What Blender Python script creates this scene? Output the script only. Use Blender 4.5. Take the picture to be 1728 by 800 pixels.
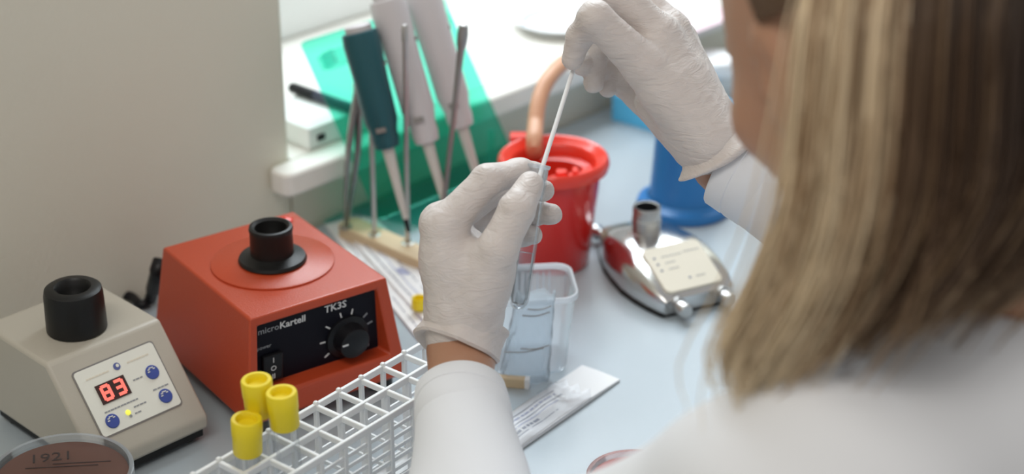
import bpy, bmesh, math, random
import numpy as np
from mathutils import Vector, Matrix, Euler

for o in list(bpy.data.objects):
    bpy.data.objects.remove(o)
SC = bpy.context.scene
COL = SC.collection
random.seed(7)
RNG = np.random.default_rng(11)

# ------------------------------------------------------------------ camera
TH = math.radians(26.0)      # pitch below the horizon
FPX = 3200.0                 # focal length in pixels of the 1728 px frame
CH = 0.70                    # camera height over the bench top (bench top is z = 0)
cam_d = bpy.data.cameras.new('camera')
cam = bpy.data.objects.new('camera', cam_d)
COL.objects.link(cam)
cam.location = (0, 0, CH)
cam.rotation_euler = (math.pi/2 - TH, 0, 0)
cam_d.sensor_width = 36.0
cam_d.lens = FPX/1728*36.0
cam_d.clip_start = 0.02
cam_d.dof.use_dof = True
cam_d.dof.focus_distance = 1.23
cam_d.dof.aperture_fstop = 4.2
SC.camera = cam

# ------------------------------------------------------------------ light
world = bpy.data.worlds.new('world'); SC.world = world
world.use_nodes = True
wn = world.node_tree.nodes
wn['Background'].inputs['Color'].default_value = (1.0, 0.975, 0.94, 1)
wn['Background'].inputs['Strength'].default_value = 0.37
SC.view_settings.view_transform = 'Standard'
SC.view_settings.look = 'None'
SC.view_settings.gamma = 1.0
SC.view_settings.use_curve_mapping = False
SC.view_settings.exposure = 0.25

WA = math.radians(46.0)                                  # direction of the window wall
W = Vector((math.cos(WA), math.sin(WA), 0))              # along the wall
N = Vector((-math.sin(WA), math.cos(WA), 0))             # into the wall
UPV = Vector((0, 0, 1))

def area_light(name, loc, target, sx, sy, power, color):
    d = bpy.data.lights.new(name, 'AREA'); d.shape = 'RECTANGLE'
    d.size = sx; d.size_y = sy; d.energy = power; d.color = color
    o = bpy.data.objects.new(name, d); COL.objects.link(o)
    o.location = loc
    o.rotation_euler = (Vector(target)-Vector(loc)).to_track_quat('-Z', 'Y').to_euler()
    return o

# pixel <-> world
FW = Vector((0, math.cos(TH), -math.sin(TH)))
CU = Vector((0, math.sin(TH), math.cos(TH)))
CR = Vector((1, 0, 0))
CC = Vector((0, 0, CH))
def ray(u, v): return FW + CR*((u-864)/FPX) + CU*((400-v)/FPX)
def P(u, v, z=0.0):
    r = ray(u, v); return CC + r*((z-CH)/r.z)
def Q(u, v, d): return CC + ray(u, v)*d
def lean(base, u, v, axis):
    """offset (a along axis, z up) so that base + a*axis + z lies on the sight line of a pixel"""
    r = ray(u, v)
    M = Matrix(((axis.x, 0, -r.x), (axis.y, 0, -r.y), (axis.z, 1, -r.z)))
    s = M.inverted() @ (CC-base)
    return axis*s[0] + UPV*s[1]

WALL0 = P(600, 350, 0)                                   # a point at the foot of the window wall
def wp(a, n, z): return WALL0 + W*a + N*n + UPV*z
def wall_a(p): return (Vector(p)-WALL0).dot(W)
def wall_n(p): return (Vector(p)-WALL0).dot(N)

# daylight outside the window, and the room's ceiling fitting
area_light('window_daylight', wp(0.60, 0.42, 1.10), wp(0.55, -0.06, 0.0), 1.5, 0.8, 33, (0.86, 0.94, 1.0))
area_light('ceiling_light', (-0.5, -0.1, 2.0), (-0.1, 1.1, 0.0), 1.3, 0.5, 12, (1.0, 0.95, 0.87))

# ------------------------------------------------------------------ materials
MATS = {}
def mat(name, color, rough=0.5, metal=0.0, spec=0.5, noise=0.0, nscale=30.0, bump=0.0, bscale=60.0,
        sss=0.0, emit=None, coat=0.0, alpha=1.0, sheen=0.0, stretch=None):
    if name in MATS: return MATS[name]
    m = bpy.data.materials.new(name); m.use_nodes = True
    nt = m.node_tree; b = nt.nodes['Principled BSDF']
    b.inputs['Base Color'].default_value = (*color, 1)
    b.inputs['Roughness'].default_value = rough
    b.inputs['Metallic'].default_value = metal
    b.inputs['Specular IOR Level'].default_value = spec
    b.inputs['Coat Weight'].default_value = coat
    b.inputs['Sheen Weight'].default_value = sheen
    if sss:
        b.inputs['Subsurface Weight'].default_value = sss
        b.inputs['Subsurface Radius'].default_value = (0.006, 0.003, 0.002)
        b.inputs['Subsurface Scale'].default_value = 1.0
    if emit:
        b.inputs['Emission Color'].default_value = (*emit[0], 1)
        b.inputs['Emission Strength'].default_value = emit[1]
    tc = nt.nodes.new('ShaderNodeTexCoord')
    src = tc.outputs['Object']
    if stretch:
        mp = nt.nodes.new('ShaderNodeMapping'); mp.inputs['Scale'].default_value = stretch
        nt.links.new(src, mp.inputs['Vector']); src = mp.outputs['Vector']
    if noise:
        n = nt.nodes.new('ShaderNodeTexNoise'); n.inputs['Scale'].default_value = nscale
        n.inputs['Detail'].default_value = 5
        nt.links.new(src, n.inputs['Vector'])
        mx = nt.nodes.new('ShaderNodeMix'); mx.data_type = 'RGBA'
        mx.inputs['A'].default_value = (*[c*(1-noise) for c in color], 1)
        mx.inputs['B'].default_value = (*[min(1, c*(1+noise)) for c in color], 1)
        nt.links.new(n.outputs['Fac'], mx.inputs['Factor'])
        nt.links.new(mx.outputs['Result'], b.inputs['Base Color'])
    if bump:
        n2 = nt.nodes.new('ShaderNodeTexNoise'); n2.inputs['Scale'].default_value = bscale
        n2.inputs['Detail'].default_value = 4
        nt.links.new(src, n2.inputs['Vector'])
        bp = nt.nodes.new('ShaderNodeBump'); bp.inputs['Strength'].default_value = bump
        bp.inputs['Distance'].default_value = 0.002
        nt.links.new(n2.outputs['Fac'], bp.inputs['Height'])
        nt.links.new(bp.outputs['Normal'], b.inputs['Normal'])
    MATS[name] = m
    return m

def mat_clear(name, tint=(1, 1, 1), body=0.0, body_col=(0.9, 0.95, 1), gloss=0.5, rough=0.05, edge=0.5, edge_tint=None):
    """clear or tinted plastic and glass: transparent + a cloudy share + a sheen that grows to the edge"""
    if name in MATS: return MATS[name]
    m = bpy.data.materials.new(name); m.use_nodes = True
    nt = m.node_tree
    for n in list(nt.nodes):
        if n.type != 'OUTPUT_MATERIAL': nt.nodes.remove(n)
    out = [n for n in nt.nodes if n.type == 'OUTPUT_MATERIAL'][0]
    tr = nt.nodes.new('ShaderNodeBsdfTransparent'); tr.inputs['Color'].default_value = (*tint, 1)
    lw0 = nt.nodes.new('ShaderNodeLayerWeight'); lw0.inputs['Blend'].default_value = 0.35
    if edge_tint:
        mc = nt.nodes.new('ShaderNodeMix'); mc.data_type = 'RGBA'
        mc.inputs['A'].default_value = (*tint, 1); mc.inputs['B'].default_value = (*edge_tint, 1)
        nt.links.new(lw0.outputs['Facing'], mc.inputs['Factor'])
        nt.links.new(mc.outputs['Result'], tr.inputs['Color'])
    df = nt.nodes.new('ShaderNodeBsdfPrincipled'); df.inputs['Base Color'].default_value = (*body_col, 1)
    df.inputs['Roughness'].default_value = 0.4
    df.inputs['Transmission Weight'].default_value = 0.0
    tl = nt.nodes.new('ShaderNodeBsdfTranslucent'); tl.inputs['Color'].default_value = (*body_col, 1)
    ad = nt.nodes.new('ShaderNodeMixShader'); ad.inputs[0].default_value = 0.5
    nt.links.new(df.outputs[0], ad.inputs[1]); nt.links.new(tl.outputs[0], ad.inputs[2])
    m1 = nt.nodes.new('ShaderNodeMixShader'); m1.inputs[0].default_value = body
    nt.links.new(tr.outputs[0], m1.inputs[1]); nt.links.new(ad.outputs[0], m1.inputs[2])
    gl = nt.nodes.new('ShaderNodeBsdfGlossy'); gl.inputs['Roughness'].default_value = rough
    lw = nt.nodes.new('ShaderNodeLayerWeight'); lw.inputs['Blend'].default_value = 0.25
    mu = nt.nodes.new('ShaderNodeMath'); mu.operation = 'MULTIPLY'; mu.inputs[1].default_value = gloss
    nt.links.new(lw.outputs['Fresnel'], mu.inputs[0])
    m2 = nt.nodes.new('ShaderNodeMixShader')
    nt.links.new(mu.outputs[0], m2.inputs[0]); nt.links.new(m1.outputs[0], m2.inputs[1]); nt.links.new(gl.outputs[0], m2.inputs[2])
    nt.links.new(m2.outputs[0], out.inputs['Surface'])
    MATS[name] = m
    return m

def mat_paint_wall():
    m = mat('wall_paint', (0.75, 0.725, 0.62), rough=0.75, noise=0.035, nscale=6, bump=0.15, bscale=300)
    return m
M_WALL = mat_paint_wall()
M_SILL = mat('sill_stone', (0.86, 0.84, 0.79), rough=0.35, noise=0.06, nscale=25)
M_FRAME = mat('window_paint', (0.85, 0.86, 0.86), rough=0.35)
M_TABLE = mat('bench_laminate', (0.40, 0.458, 0.50), rough=0.3, noise=0.03, nscale=8, bump=0.03, bscale=200)
M_TABLE_EDGE = mat('bench_edge', (0.35, 0.36, 0.37), rough=0.5)
M_FLOOR = mat('floor_vinyl', (0.42, 0.40, 0.37), rough=0.5, noise=0.1, nscale=12)
M_ORANGE = mat('orange_enamel', (0.48, 0.060, 0.019), rough=0.32, bump=0.12, bscale=900, noise=0.05, nscale=20)
M_BLACK = mat('black_plastic', (0.007, 0.007, 0.009), rough=0.38, spec=0.3)
M_RUBBER = mat('black_rubber', (0.008, 0.008, 0.008), rough=0.42, spec=0.35)
M_PANEL = mat('black_faceplate', (0.005, 0.005, 0.010), rough=0.5, spec=0.15)
M_PRINTW = mat('white_print', (0.72, 0.72, 0.72), rough=0.5)
M_PRINTG = mat('grey_print', (0.30, 0.31, 0.33), rough=0.5)
M_GREYBODY = mat('warm_grey_enamel', (0.50, 0.465, 0.395), rough=0.4, noise=0.03, nscale=15, bump=0.05, bscale=700)
M_KEYPAD = mat('keypad_foil', (0.84, 0.84, 0.76), rough=0.35)
M_BLUEBTN = mat('blue_button', (0.055, 0.09, 0.36), rough=0.3)
M_BLUEDARK = mat('blue_print', (0.10, 0.13, 0.35), rough=0.4)
M_LEDBG = mat('display_dark', (0.05, 0.02, 0.018), rough=0.3)
M_LEDRED = mat('display_red', (0.8, 0.1, 0.08), rough=0.4, emit=((1.0, 0.20, 0.15), 0.75))
M_LEDYEL = mat('led_yellow', (0.8, 0.8, 0.1), rough=0.4, emit=((0.9, 0.85, 0.1), 0.5))
M_RACK = mat('white_polypropylene', (0.80, 0.82, 0.84), rough=0.35, sss=0.05)
M_YELLOW = mat('yellow_cap', (0.86, 0.68, 0.015), rough=0.4)
M_GLASS = mat_clear('clear_glass', (0.985, 0.99, 0.995), body=0.02, gloss=0.42, edge_tint=(0.95, 0.965, 0.975))
M_LIQUID = mat_clear('clear_liquid', (0.965, 0.985, 0.995), body=0.03, gloss=0.8, edge_tint=(0.94, 0.965, 0.98))
M_PLASTIC = mat_clear('clear_tub_plastic', (0.96, 0.98, 1.0), body=0.34, body_col=(0.84, 0.90, 0.95), gloss=0.6, rough=0.12)
M_BAG = mat_clear('film_bag', (0.94, 0.97, 1.0), body=0.38, body_col=(0.76, 0.84, 0.89), gloss=0.8, rough=0.2)
M_GREEN = mat_clear('green_acrylic', (0.42, 0.93, 0.81), body=0.06, body_col=(0.05, 0.62, 0.46), gloss=0.45, rough=0.06)
M_GREENBASE = mat_clear('green_acrylic_base', (0.72, 0.98, 0.95), body=0.14, body_col=(0.09, 0.72, 0.60), gloss=0.4, rough=0.08)
M_RED = mat('red_polypropylene', (0.66, 0.016, 0.012), rough=0.22, coat=0.25, sss=0.0)
M_REDLID = mat('red_lid', (0.80, 0.045, 0.025), rough=0.25, coat=0.2)
M_STEEL = mat('polished_steel', (0.66, 0.66, 0.66), rough=0.17, metal=1.0)
M_STEELB = mat('brushed_steel', (0.52, 0.51, 0.50), rough=0.34, metal=1.0, noise=0.12, nscale=80)
M_STEELDARK = mat('dark_steel', (0.36, 0.35, 0.34), rough=0.35, metal=1.0)
M_IVORY = mat('ivory_foil', (0.76, 0.70, 0.58), rough=0.35)
M_BLUE = mat('blue_plastic', (0.018, 0.17, 0.46), rough=0.35)
M_CYAN = mat('light_blue_card', (0.12, 0.56, 0.90), rough=0.5)
M_HOSE = mat('tan_rubber_hose', (0.62, 0.33, 0.20), rough=0.45)
M_WOOD = mat('pale_wood', (0.62, 0.47, 0.29), rough=0.5, noise=0.14, nscale=9, stretch=(1, 9, 9))
M_PAPER = mat('paper_white', (0.80, 0.80, 0.81), rough=0.55, bump=0.1, bscale=120)
M_PAPERINK = mat('paper_ink', (0.22, 0.23, 0.30), rough=0.6)
M_PAPERINK2 = mat('paper_ink_violet', (0.36, 0.38, 0.55), rough=0.6)
M_FILM = mat_clear('pouch_film', (0.98, 0.985, 1.0), body=0.13, body_col=(0.86, 0.88, 0.90), gloss=0.9, rough=0.18)
M_BOXW = mat('white_card', (0.82, 0.83, 0.82), rough=0.5)
M_PEN = mat('navy_pen', (0.025, 0.03, 0.06), rough=0.3)
M_PURPLE = mat('purple_plastic', (0.12, 0.08, 0.30), rough=0.4)
M_PIPWHITE = mat('pipette_grey', (0.60, 0.57, 0.58), rough=0.4)
M_PIPTEAL = mat('pipette_teal', (0.010, 0.085, 0.105), rough=0.35)
M_TIP = mat('pipette_tip', (0.62, 0.60, 0.56), rough=0.35, sss=0.05)
M_AGAR = mat('brown_agar', (0.125, 0.052, 0.036), rough=0.35, noise=0.15, nscale=20)
M_AGARR = mat('red_agar', (0.42, 0.09, 0.075), rough=0.3, noise=0.15, nscale=30)
M_INK = mat('marker_ink', (0.02, 0.012, 0.012), rough=0.5)
M_PINK = mat('pink_paper', (0.82, 0.62, 0.68), rough=0.6)
M_WHITEP = mat('white_gloss_plastic', (0.86, 0.87, 0.88), rough=0.3)
M_GOLD = mat('gold_metal', (0.85, 0.62, 0.08), rough=0.3, metal=0.7)
M_SKIN = mat('skin', (0.46, 0.245, 0.155), rough=0.45, sss=0.12, noise=0.06, nscale=40, bump=0.06, bscale=500)
M_COAT = mat('white_coat_cotton', (0.76, 0.775, 0.81), rough=0.8, bump=0.25, bscale=22, sheen=0.2)
M_TROUSER = mat('dark_trousers', (0.05, 0.055, 0.075), rough=0.8)
M_EYE = mat('eye_white', (0.8, 0.8, 0.78), rough=0.2)
M_LIP = mat('lip', (0.45, 0.16, 0.14), rough=0.4)

# ------------------------------------------------------------------ builders
def link_mesh(name, me, m, parent=None, smooth=True, bevel=0.0, bseg=2):
    o = bpy.data.objects.new(name, me); COL.objects.link(o)
    if m is not None and not me.materials: me.materials.append(m)
    if smooth:
        me.polygons.foreach_set('use_smooth', [True]*len(me.polygons))
    if bevel:
        b = o.modifiers.new('bevel', 'BEVEL'); b.width = bevel; b.segments = bseg; b.limit_method = 'ANGLE'
        b.angle_limit = math.radians(35); b.harden_normals = False
    if smooth:
        try:
            me.set_sharp_from_angle(angle=math.radians(42))
        except Exception:
            pass
    if parent is not None: o.parent = parent
    return o

class MB:
    def __init__(s): s.v = []; s.f = []
    def add(s, vs, fs):
        n = len(s.v); s.v += [tuple(x) for x in vs]; s.f += [tuple(i+n for i in f) for f in fs]; return s
    def box(s, c, d, M=None):
        x, y, z = [k/2 for k in d]
        vs = [Vector((c[0]+i*x, c[1]+j*y, c[2]+k*z)) for i in (-1, 1) for j in (-1, 1) for k in (-1, 1)]
        if M: vs = [M @ q for q in vs]
        return s.add(vs, [(0, 1, 3, 2), (4, 6, 7, 5), (0, 4, 5, 1), (2, 3, 7, 6), (0, 2, 6, 4), (1, 5, 7, 3)])
    def lathe(s, prof, seg=40, M=None, cx=0, cy=0, ex=1.0, ey=1.0, cap=True):
        """profile of (r, z) from bottom to top"""
        vs = []; fs = []
        for (r, z) in prof:
            for k in range(seg):
                a = 2*math.pi*k/seg
                q = Vector((cx+r*ex*math.cos(a), cy+r*ey*math.sin(a), z)); vs.append(M @ q if M else q)
        for i in range(len(prof)-1):
            for k in range(seg):
                a = i*seg+k; b = i*seg+(k+1) % seg
                fs.append((a, b, b+seg, a+seg))
        if cap:
            if prof[0][0] > 1e-6: fs.append(tuple(range(seg))[::-1])
            if prof[-1][0] > 1e-6: fs.append(tuple(range((len(prof)-1)*seg, len(prof)*seg)))
        return s.add(vs, fs)
    def tube(s, pts, rad, seg=10, caps=True, ey=1.0):
        pts = [Vector(p) for p in pts]; n = len(pts)
        if not hasattr(rad, '__len__'): rad = [rad]*n
        t0 = (pts[1]-pts[0]).normalized()
        ref = Vector((0, 0, 1)) if abs(t0.z) < 0.9 else Vector((1, 0, 0))
        u = t0.cross(ref).normalized()
        vs = []; fs = []
        for i in range(n):
            t = (pts[min(i+1, n-1)]-pts[max(i-1, 0)]).normalized()
            u = (u - t*u.dot(t)).normalized(); w = t.cross(u)
            for k in range(seg):
                a = 2*math.pi*k/seg
                vs.append(pts[i]+(u*math.cos(a)+w*math.sin(a)*ey)*rad[i])
        for i in range(n-1):
            for k in range(seg):
                a = i*seg+k; b = i*seg+(k+1) % seg
                fs.append((a, b, b+seg, a+seg))
        if caps:
            fs.append(tuple(range(seg))[::-1]); fs.append(tuple(range((n-1)*seg, n*seg)))
        return s.add(vs, fs)
    def prism(s, poly, z0, z1, M=None):
        n = len(poly)
        vs = [Vector((x, y, z)) for z in (z0, z1) for (x, y) in poly]
        if M: vs = [M @ q for q in vs]
        fs = [tuple(range(n))[::-1], tuple(range(n, 2*n))] + [(i, (i+1) % n, (i+1) % n+n, i+n) for i in range(n)]
        return s.add(vs, fs)
    def loft(s, rings, cap=True):
        n = len(rings[0]); vs = [q for r in rings for q in r]; fs = []
        for i in range(len(rings)-1):
            for k in range(n):
                a = i*n+k; b = i*n+(k+1) % n
                fs.append((a, b, b+n, a+n))
        if cap:
            fs.append(tuple(range(n))[::-1]); fs.append(tuple(range((len(rings)-1)*n, len(rings)*n)))
        return s.add(vs, fs)
    def build(s, name, m, parent=None, M=None, smooth=True, bevel=0.0, bseg=2):
        me = bpy.data.meshes.new(name)
        vs = [M @ Vector(q) for q in s.v] if M else s.v
        me.from_pydata([tuple(q) for q in vs], [], s.f); me.update()
        bm = bmesh.new(); bm.from_mesh(me); bmesh.ops.recalc_face_normals(bm, faces=bm.faces); bm.to_mesh(me); bm.free()
        return link_mesh(name, me, m, parent, smooth, bevel, bseg)

def tag(o, label=None, cat=None, group=None, kind=None):
    if label: o['label'] = label
    if cat: o['category'] = cat
    if group: o['group'] = group
    if kind: o['kind'] = kind
    return o
def thing(name, label, cat, loc=(0, 0, 0), rotz=0.0, group=None):
    o = bpy.data.objects.new(name, None); COL.objects.link(o)
    o.empty_display_size = 0.02
    o.location = loc; o.rotation_euler = (0, 0, rotz)
    return tag(o, label, cat, group)
def struct(o): o['kind'] = 'structure'; return o
def local(t):
    """world -> local matrix of a thing"""
    return (Matrix.Translation(t.location) @ Euler(t.rotation_euler).to_matrix().to_4x4()).inverted()
def frame(o, x, y):
    x = Vector(x).normalized(); y = Vector(y); y = (y-x*y.dot(x)).normalized(); z = x.cross(y)
    M = Matrix.Identity(4)
    for i in range(3): M[i][0] = x[i]; M[i][1] = y[i]; M[i][2] = z[i]; M[i][3] = o[i]
    return M
def axis_frame(o, z):
    z = Vector(z).normalized(); ref = Vector((0, 0, 1)) if abs(z.z) < .9 else Vector((0, 1, 0))
    x = ref.cross(z).normalized()
    return frame(o, x, z.cross(x))
def text_mesh(body, size, M, name, m, parent, bold=0.0, align='CENTER'):
    c = bpy.data.curves.new(name, 'FONT'); c.body = body; c.size = size; c.extrude = 0.00012
    c.align_x = align; c.align_y = 'CENTER'; c.resolution_u = 2; c.offset = bold
    t = bpy.data.objects.new(name+'_tmp', c); COL.objects.link(t)
    dg = bpy.context.evaluated_depsgraph_get()
    me = bpy.data.meshes.new_from_object(t.evaluated_get(dg))
    bpy.data.objects.remove(t); bpy.data.curves.remove(c)
    me.transform(M); me.name = name
    me.materials.clear()
    return link_mesh(name, me, m, parent, smooth=False)
def rrect(x0, x1, y0, y1, r, seg=5):
    pts = []
    for (cx, cy, a0) in ((x1-r, y1-r, 0), (x0+r, y1-r, 90), (x0+r, y0+r, 180), (x1-r, y0+r, 270)):
        for k in range(seg+1):
            a = math.radians(a0+90*k/seg); pts.append((cx+r*math.cos(a), cy+r*math.sin(a)))
    return pts
def smooth_path(pts, n=8):
    """Catmull-Rom through the points"""
    p = [Vector(q) for q in pts]; p = [p[0]*2-p[1]]+p+[p[-1]*2-p[-2]]
    out = []
    for i in range(1, len(p)-2):
        for k in range(n):
            t = k/n
            out.append(0.5*((2*p[i])+(-p[i-1]+p[i+1])*t+(2*p[i-1]-5*p[i]+4*p[i+1]-p[i+2])*t*t+(-p[i-1]+3*p[i]-3*p[i+1]+p[i+2])*t**3))
    out.append(p[-2]); return out

# ------------------------------------------------------------------ implicit surfaces (bodies, gloves, cloth)
def sd_cone(X, a, b, ra, rb):
    a = np.array(a, np.float32); b = np.array(b, np.float32); ab = b-a; L = float(ab@ab)+1e-12
    pa = X-a; t = np.clip((pa@ab)/L, 0, 1)
    return np.linalg.norm(pa-t[..., None]*ab, axis=-1)-(ra+(rb-ra)*t)
def sd_ell(X, c, r, Rm=None):
    p = X-np.array(c, np.float32)
    if Rm is not None: p = p@np.array(Rm, np.float32)       # columns of Rm are the axes
    r = np.array(r, np.float32); k0 = np.linalg.norm(p/r, axis=-1); k1 = np.linalg.norm(p/(r*r), axis=-1)+1e-9
    return k0*(k0-1.0)/k1
def smin(a, b, k):
    h = np.maximum(k-np.abs(a-b), 0)/k
    return np.minimum(a, b)-h*h*k*0.25
def smax(a, b, k): return -smin(-a, -b, k)
def sdf_mesh(fn, lo, hi, h):
    lo = np.array(lo, float); hi = np.array(hi, float)
    n = np.ceil((hi-lo)/h).astype(int)+1
    ax = [lo[i]+h*np.arange(n[i]) for i in range(3)]
    F = np.empty(tuple(n), np.float32)
    step = max(1, int(400000/(n[1]*n[2])))
    for i0 in range(0, n[0], step):
        g = np.stack(np.meshgrid(ax[0][i0:i0+step], ax[1], ax[2], indexing='ij'), -1).astype(np.float32)
        F[i0:i0+step] = fn(g)
    S = F < 0
    cs = np.array(F.shape)-1
    acc = np.zeros((*cs, 3), np.float32); cnt = np.zeros(tuple(cs), np.float32)
    def sl(a, o, full):
        return a[tuple(slice(o[i], o[i]+cs[i]) for i in range(3))]
    corners = [(i, j, k) for i in (0, 1) for j in (0, 1) for k in (0, 1)]
    for d in range(3):
        for c in corners:
            if c[d] == 1: continue
            e = list(c); e[d] = 1
            fa, fb = sl(F, c, 0), sl(F, e, 0); m = (fa < 0) != (fb < 0)
            t = np.where(m, fa/(fa-fb+1e-20), 0)
            for q in range(3):
                acc[..., q] += np.where(m, (t if q == d else c[q]), 0)
            cnt += m
    act = cnt > 0
    idx = -np.ones(tuple(cs), np.int64); idx[act] = np.arange(act.sum())
    base = np.argwhere(act).astype(np.float32)
    V = (base+acc[act]/cnt[act][:, None])*h+lo
    faces = []
    for d in range(3):
        o1, o2 = [(1, 2), (2, 0), (0, 1)][d]
        A = np.moveaxis(S, (d, o1, o2), (0, 1, 2)); I = np.moveaxis(idx, (d, o1, o2), (0, 1, 2))
        m = A[:-1, 1:-1, 1:-1] != A[1:, 1:-1, 1:-1]
        w = np.argwhere(m); i, j, k = w[:, 0], w[:, 1], w[:, 2]
        q = np.stack([I[i, j, k], I[i, j+1, k], I[i, j+1, k+1], I[i, j, k+1]], 1)
        flip = A[:-1, 1:-1, 1:-1][i, j, k] == False
        q[flip] = q[flip][:, ::-1]
        faces.append(q)
    Fc = np.concatenate(faces); Fc = Fc[(Fc >= 0).all(1)]
    return V, Fc
def relax(V, Fc, it=2, lam=0.5):
    E = np.concatenate([Fc[:, [0, 1]], Fc[:, [1, 2]], Fc[:, [2, 3]], Fc[:, [3, 0]]])
    for _ in range(it):
        s = np.zeros_like(V); c = np.zeros(len(V))
        for q in range(3):
            s[:, q] = np.bincount(E[:, 0], V[E[:, 1], q], len(V))+np.bincount(E[:, 1], V[E[:, 0], q], len(V))
        c = np.bincount(E[:, 0], minlength=len(V))+np.bincount(E[:, 1], minlength=len(V))
        V = V+lam*(s/c[:, None]-V)
    return V
def np_mesh(name, V, Fc, m, parent, offset=(0, 0, 0)):
    V = V-np.array(offset)
    me = bpy.data.meshes.new(name)
    me.vertices.add(len(V)); me.vertices.foreach_set('co', V.astype(np.float32).ravel())
    me.loops.add(Fc.size); me.polygons.add(len(Fc))
    me.loops.foreach_set('vertex_index', Fc.astype(np.int32).ravel())
    me.polygons.foreach_set('loop_start', (np.arange(len(Fc))*4).astype(np.int32))
    me.polygons.foreach_set('loop_total', np.full(len(Fc), 4, np.int32))
    me.update(calc_edges=True); me.validate()
    me.materials.append(m)
    me.polygons.foreach_set('use_smooth', [True]*len(me.polygons))
    o = bpy.data.objects.new(name, me); COL.objects.link(o); o.parent = parent
    return o

# ================================================================== the setting
def ray_wall(u, v, n=0.0):
    r = ray(u, v); q = WALL0 + N*n
    return CC + r*((q-CC).dot(N)/r.dot(N))
FLOOR_Z = -0.75
A_L = wall_a(ray_wall(483, 150))           # left edge of the window opening
A_R = A_L + 1.55
SILL_Z = 0.068
WALL_T = 0.27
MWALL = frame(WALL0, W, N)                 # local x along the wall, y into it, z up
wallo = thing('wall_back', 'cream painted window wall behind the bench', 'wall'); del wallo['category']
struct(wallo)
m = MB()
m.box(((A_L-2.6)/2, WALL_T/2, 0.6), (A_L+2.6, WALL_T, 2.7))
m.v = m.v
m.build('wall_panel', M_WALL, wallo, M=MWALL, smooth=False, bevel=0.004)
MB().box(((A_L+A_R)/2, WALL_T/2, (FLOOR_Z+SILL_Z-0.020)/2), (A_R-A_L, WALL_T, SILL_Z-0.020-FLOOR_Z)).build('wall_panel', M_WALL, wallo, M=MWALL, smooth=False)
MB().box(((A_L+A_R)/2, WALL_T/2, 1.70), (A_R-A_L, WALL_T, 0.5)).build('wall_panel', M_WALL, wallo, M=MWALL, smooth=False)
MB().box((A_R+0.4, WALL_T/2, 0.6), (0.8, WALL_T, 2.7)).build('wall_panel', M_WALL, wallo, M=MWALL, smooth=False)
flo = MB().box((0, 0, FLOOR_Z-0.02), (6, 6, 0.04)).build('floor', M_FLOOR, smooth=False)
flo.location = (0, 0.9, 0); struct(flo)

# window sill: one slab with a rounded nose that runs past the opening at the left
sill = thing('trim_1', 'thick pale stone window sill with a rounded end', None); struct(sill)
a_h = A_L - 0.026
poly = rrect(a_h, A_R+0.03, -0.026, 0.06, 0.012)
sl = MB().prism(rrect(a_h, A_R+0.03, -0.026, -0.0005, 0.009), SILL_Z-0.021, SILL_Z)
sl.build('sill_nose', M_SILL, sill, M=MWALL, smooth=True, bevel=0.003)
MB().box(((A_L+A_R)/2, 0.115, SILL_Z-0.0103), (A_R-A_L-0.001, 0.2305, 0.0196)).build('sill_slab', M_SILL, sill, M=MWALL, smooth=False)

win = thing('window_1', 'bright white framed window over the bench', None); struct(win)
fz0, fz1 = SILL_Z, 1.45
fn = 0.225
for (ax0, ax1, z0, z1) in ((A_L, A_R, fz0, fz0+0.07), (A_L, A_R, fz1-0.07, fz1), (A_L, A_L+0.07, fz0+0.07, fz1-0.07),
                           (A_R-0.07, A_R, fz0+0.07, fz1-0.07), ((A_L+A_R)/2-0.045, (A_L+A_R)/2+0.045, fz0+0.07, fz1-0.07)):
    MB().box(((ax0+ax1)/2, fn+0.02, (z0+z1)/2), (ax1-ax0, 0.045, z1-z0)).build('window_frame', M_FRAME, win, M=MWALL, smooth=False, bevel=0.004)
M_PANE = mat_clear('window_pane', (0.99, 1, 1), body=0.0, gloss=0.3)
am = (A_L+A_R)/2
for (x0, x1) in ((A_L+0.07, am-0.045), (am+0.045, A_R-0.07)):
    MB().box(((x0+x1)/2, fn+0.022, (fz0+fz1)/2), (x1-x0, 0.005, fz1-fz0-0.14)).build('pane', M_PANE, win, M=MWALL, smooth=False)

# bench
bench = thing('lab_bench', 'blue-grey laminate laboratory bench under the window', 'bench', WALL0, WA)
BD = 0.66
MB().box((0.2, -BD/2-0.002, -0.016), (2.8, BD-0.004, 0.032)).build('bench_top', M_TABLE, bench, smooth=False, bevel=0.003)
for (x, y) in ((-1.1, -0.06), (1.5, -0.06), (-1.1, -BD+0.06), (1.5, -BD+0.06)):
    MB().box((x, y, (FLOOR_Z-0.032)/2), (0.05, 0.05, -FLOOR_Z-0.032)).build('leg', M_TABLE_EDGE, bench, smooth=False, bevel=0.003)
MB().box((0.2, -0.06, -0.062), (2.55, 0.03, 0.06)).build('apron', M_TABLE_EDGE, bench, smooth=False)

# ================================================================== orange vortex mixer
def z_up(z): return UPV*z
OA = math.radians(35)
OW = Vector((math.cos(OA), math.sin(OA), 0)); ON = Vector((-math.sin(OA), math.cos(OA), 0))
OH = 0.0903
cs = [P(415, 542, OH), P(645, 467, OH), P(500, 357, OH), P(282, 415, OH)]
oc = sum(cs, Vector())/4
mx = thing('vortex_mixer', 'orange vortex mixer with black front panel and dial', 'mixer', (oc.x, oc.y, 0), OA)
tw, td = 0.108, 0.134; bw, bd = 0.128, 0.152; bz = 0.013
T = [Vector((x*tw/2, y*td/2, OH)) for (x, y) in ((-1, -1), (1, -1), (1, 1), (-1, 1))]
B = [Vector((x*bw/2, y*bd/2, bz)) for (x, y) in ((-1, -1), (1, -1), (1, 1), (-1, 1))]
fx = T[1]-T[0]
def front(s, t):      # s across, t down on the sloping front
    return T[0].lerp(T[1], s).lerp(B[0].lerp(B[1], s), t)
fn_out = (B[1]-B[0]).cross(T[0]-B[0]).normalized()
I = [front(0.055, 0.085), front(0.925, 0.085), front(0.925, 0.76), front(0.055, 0.76)]
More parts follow.
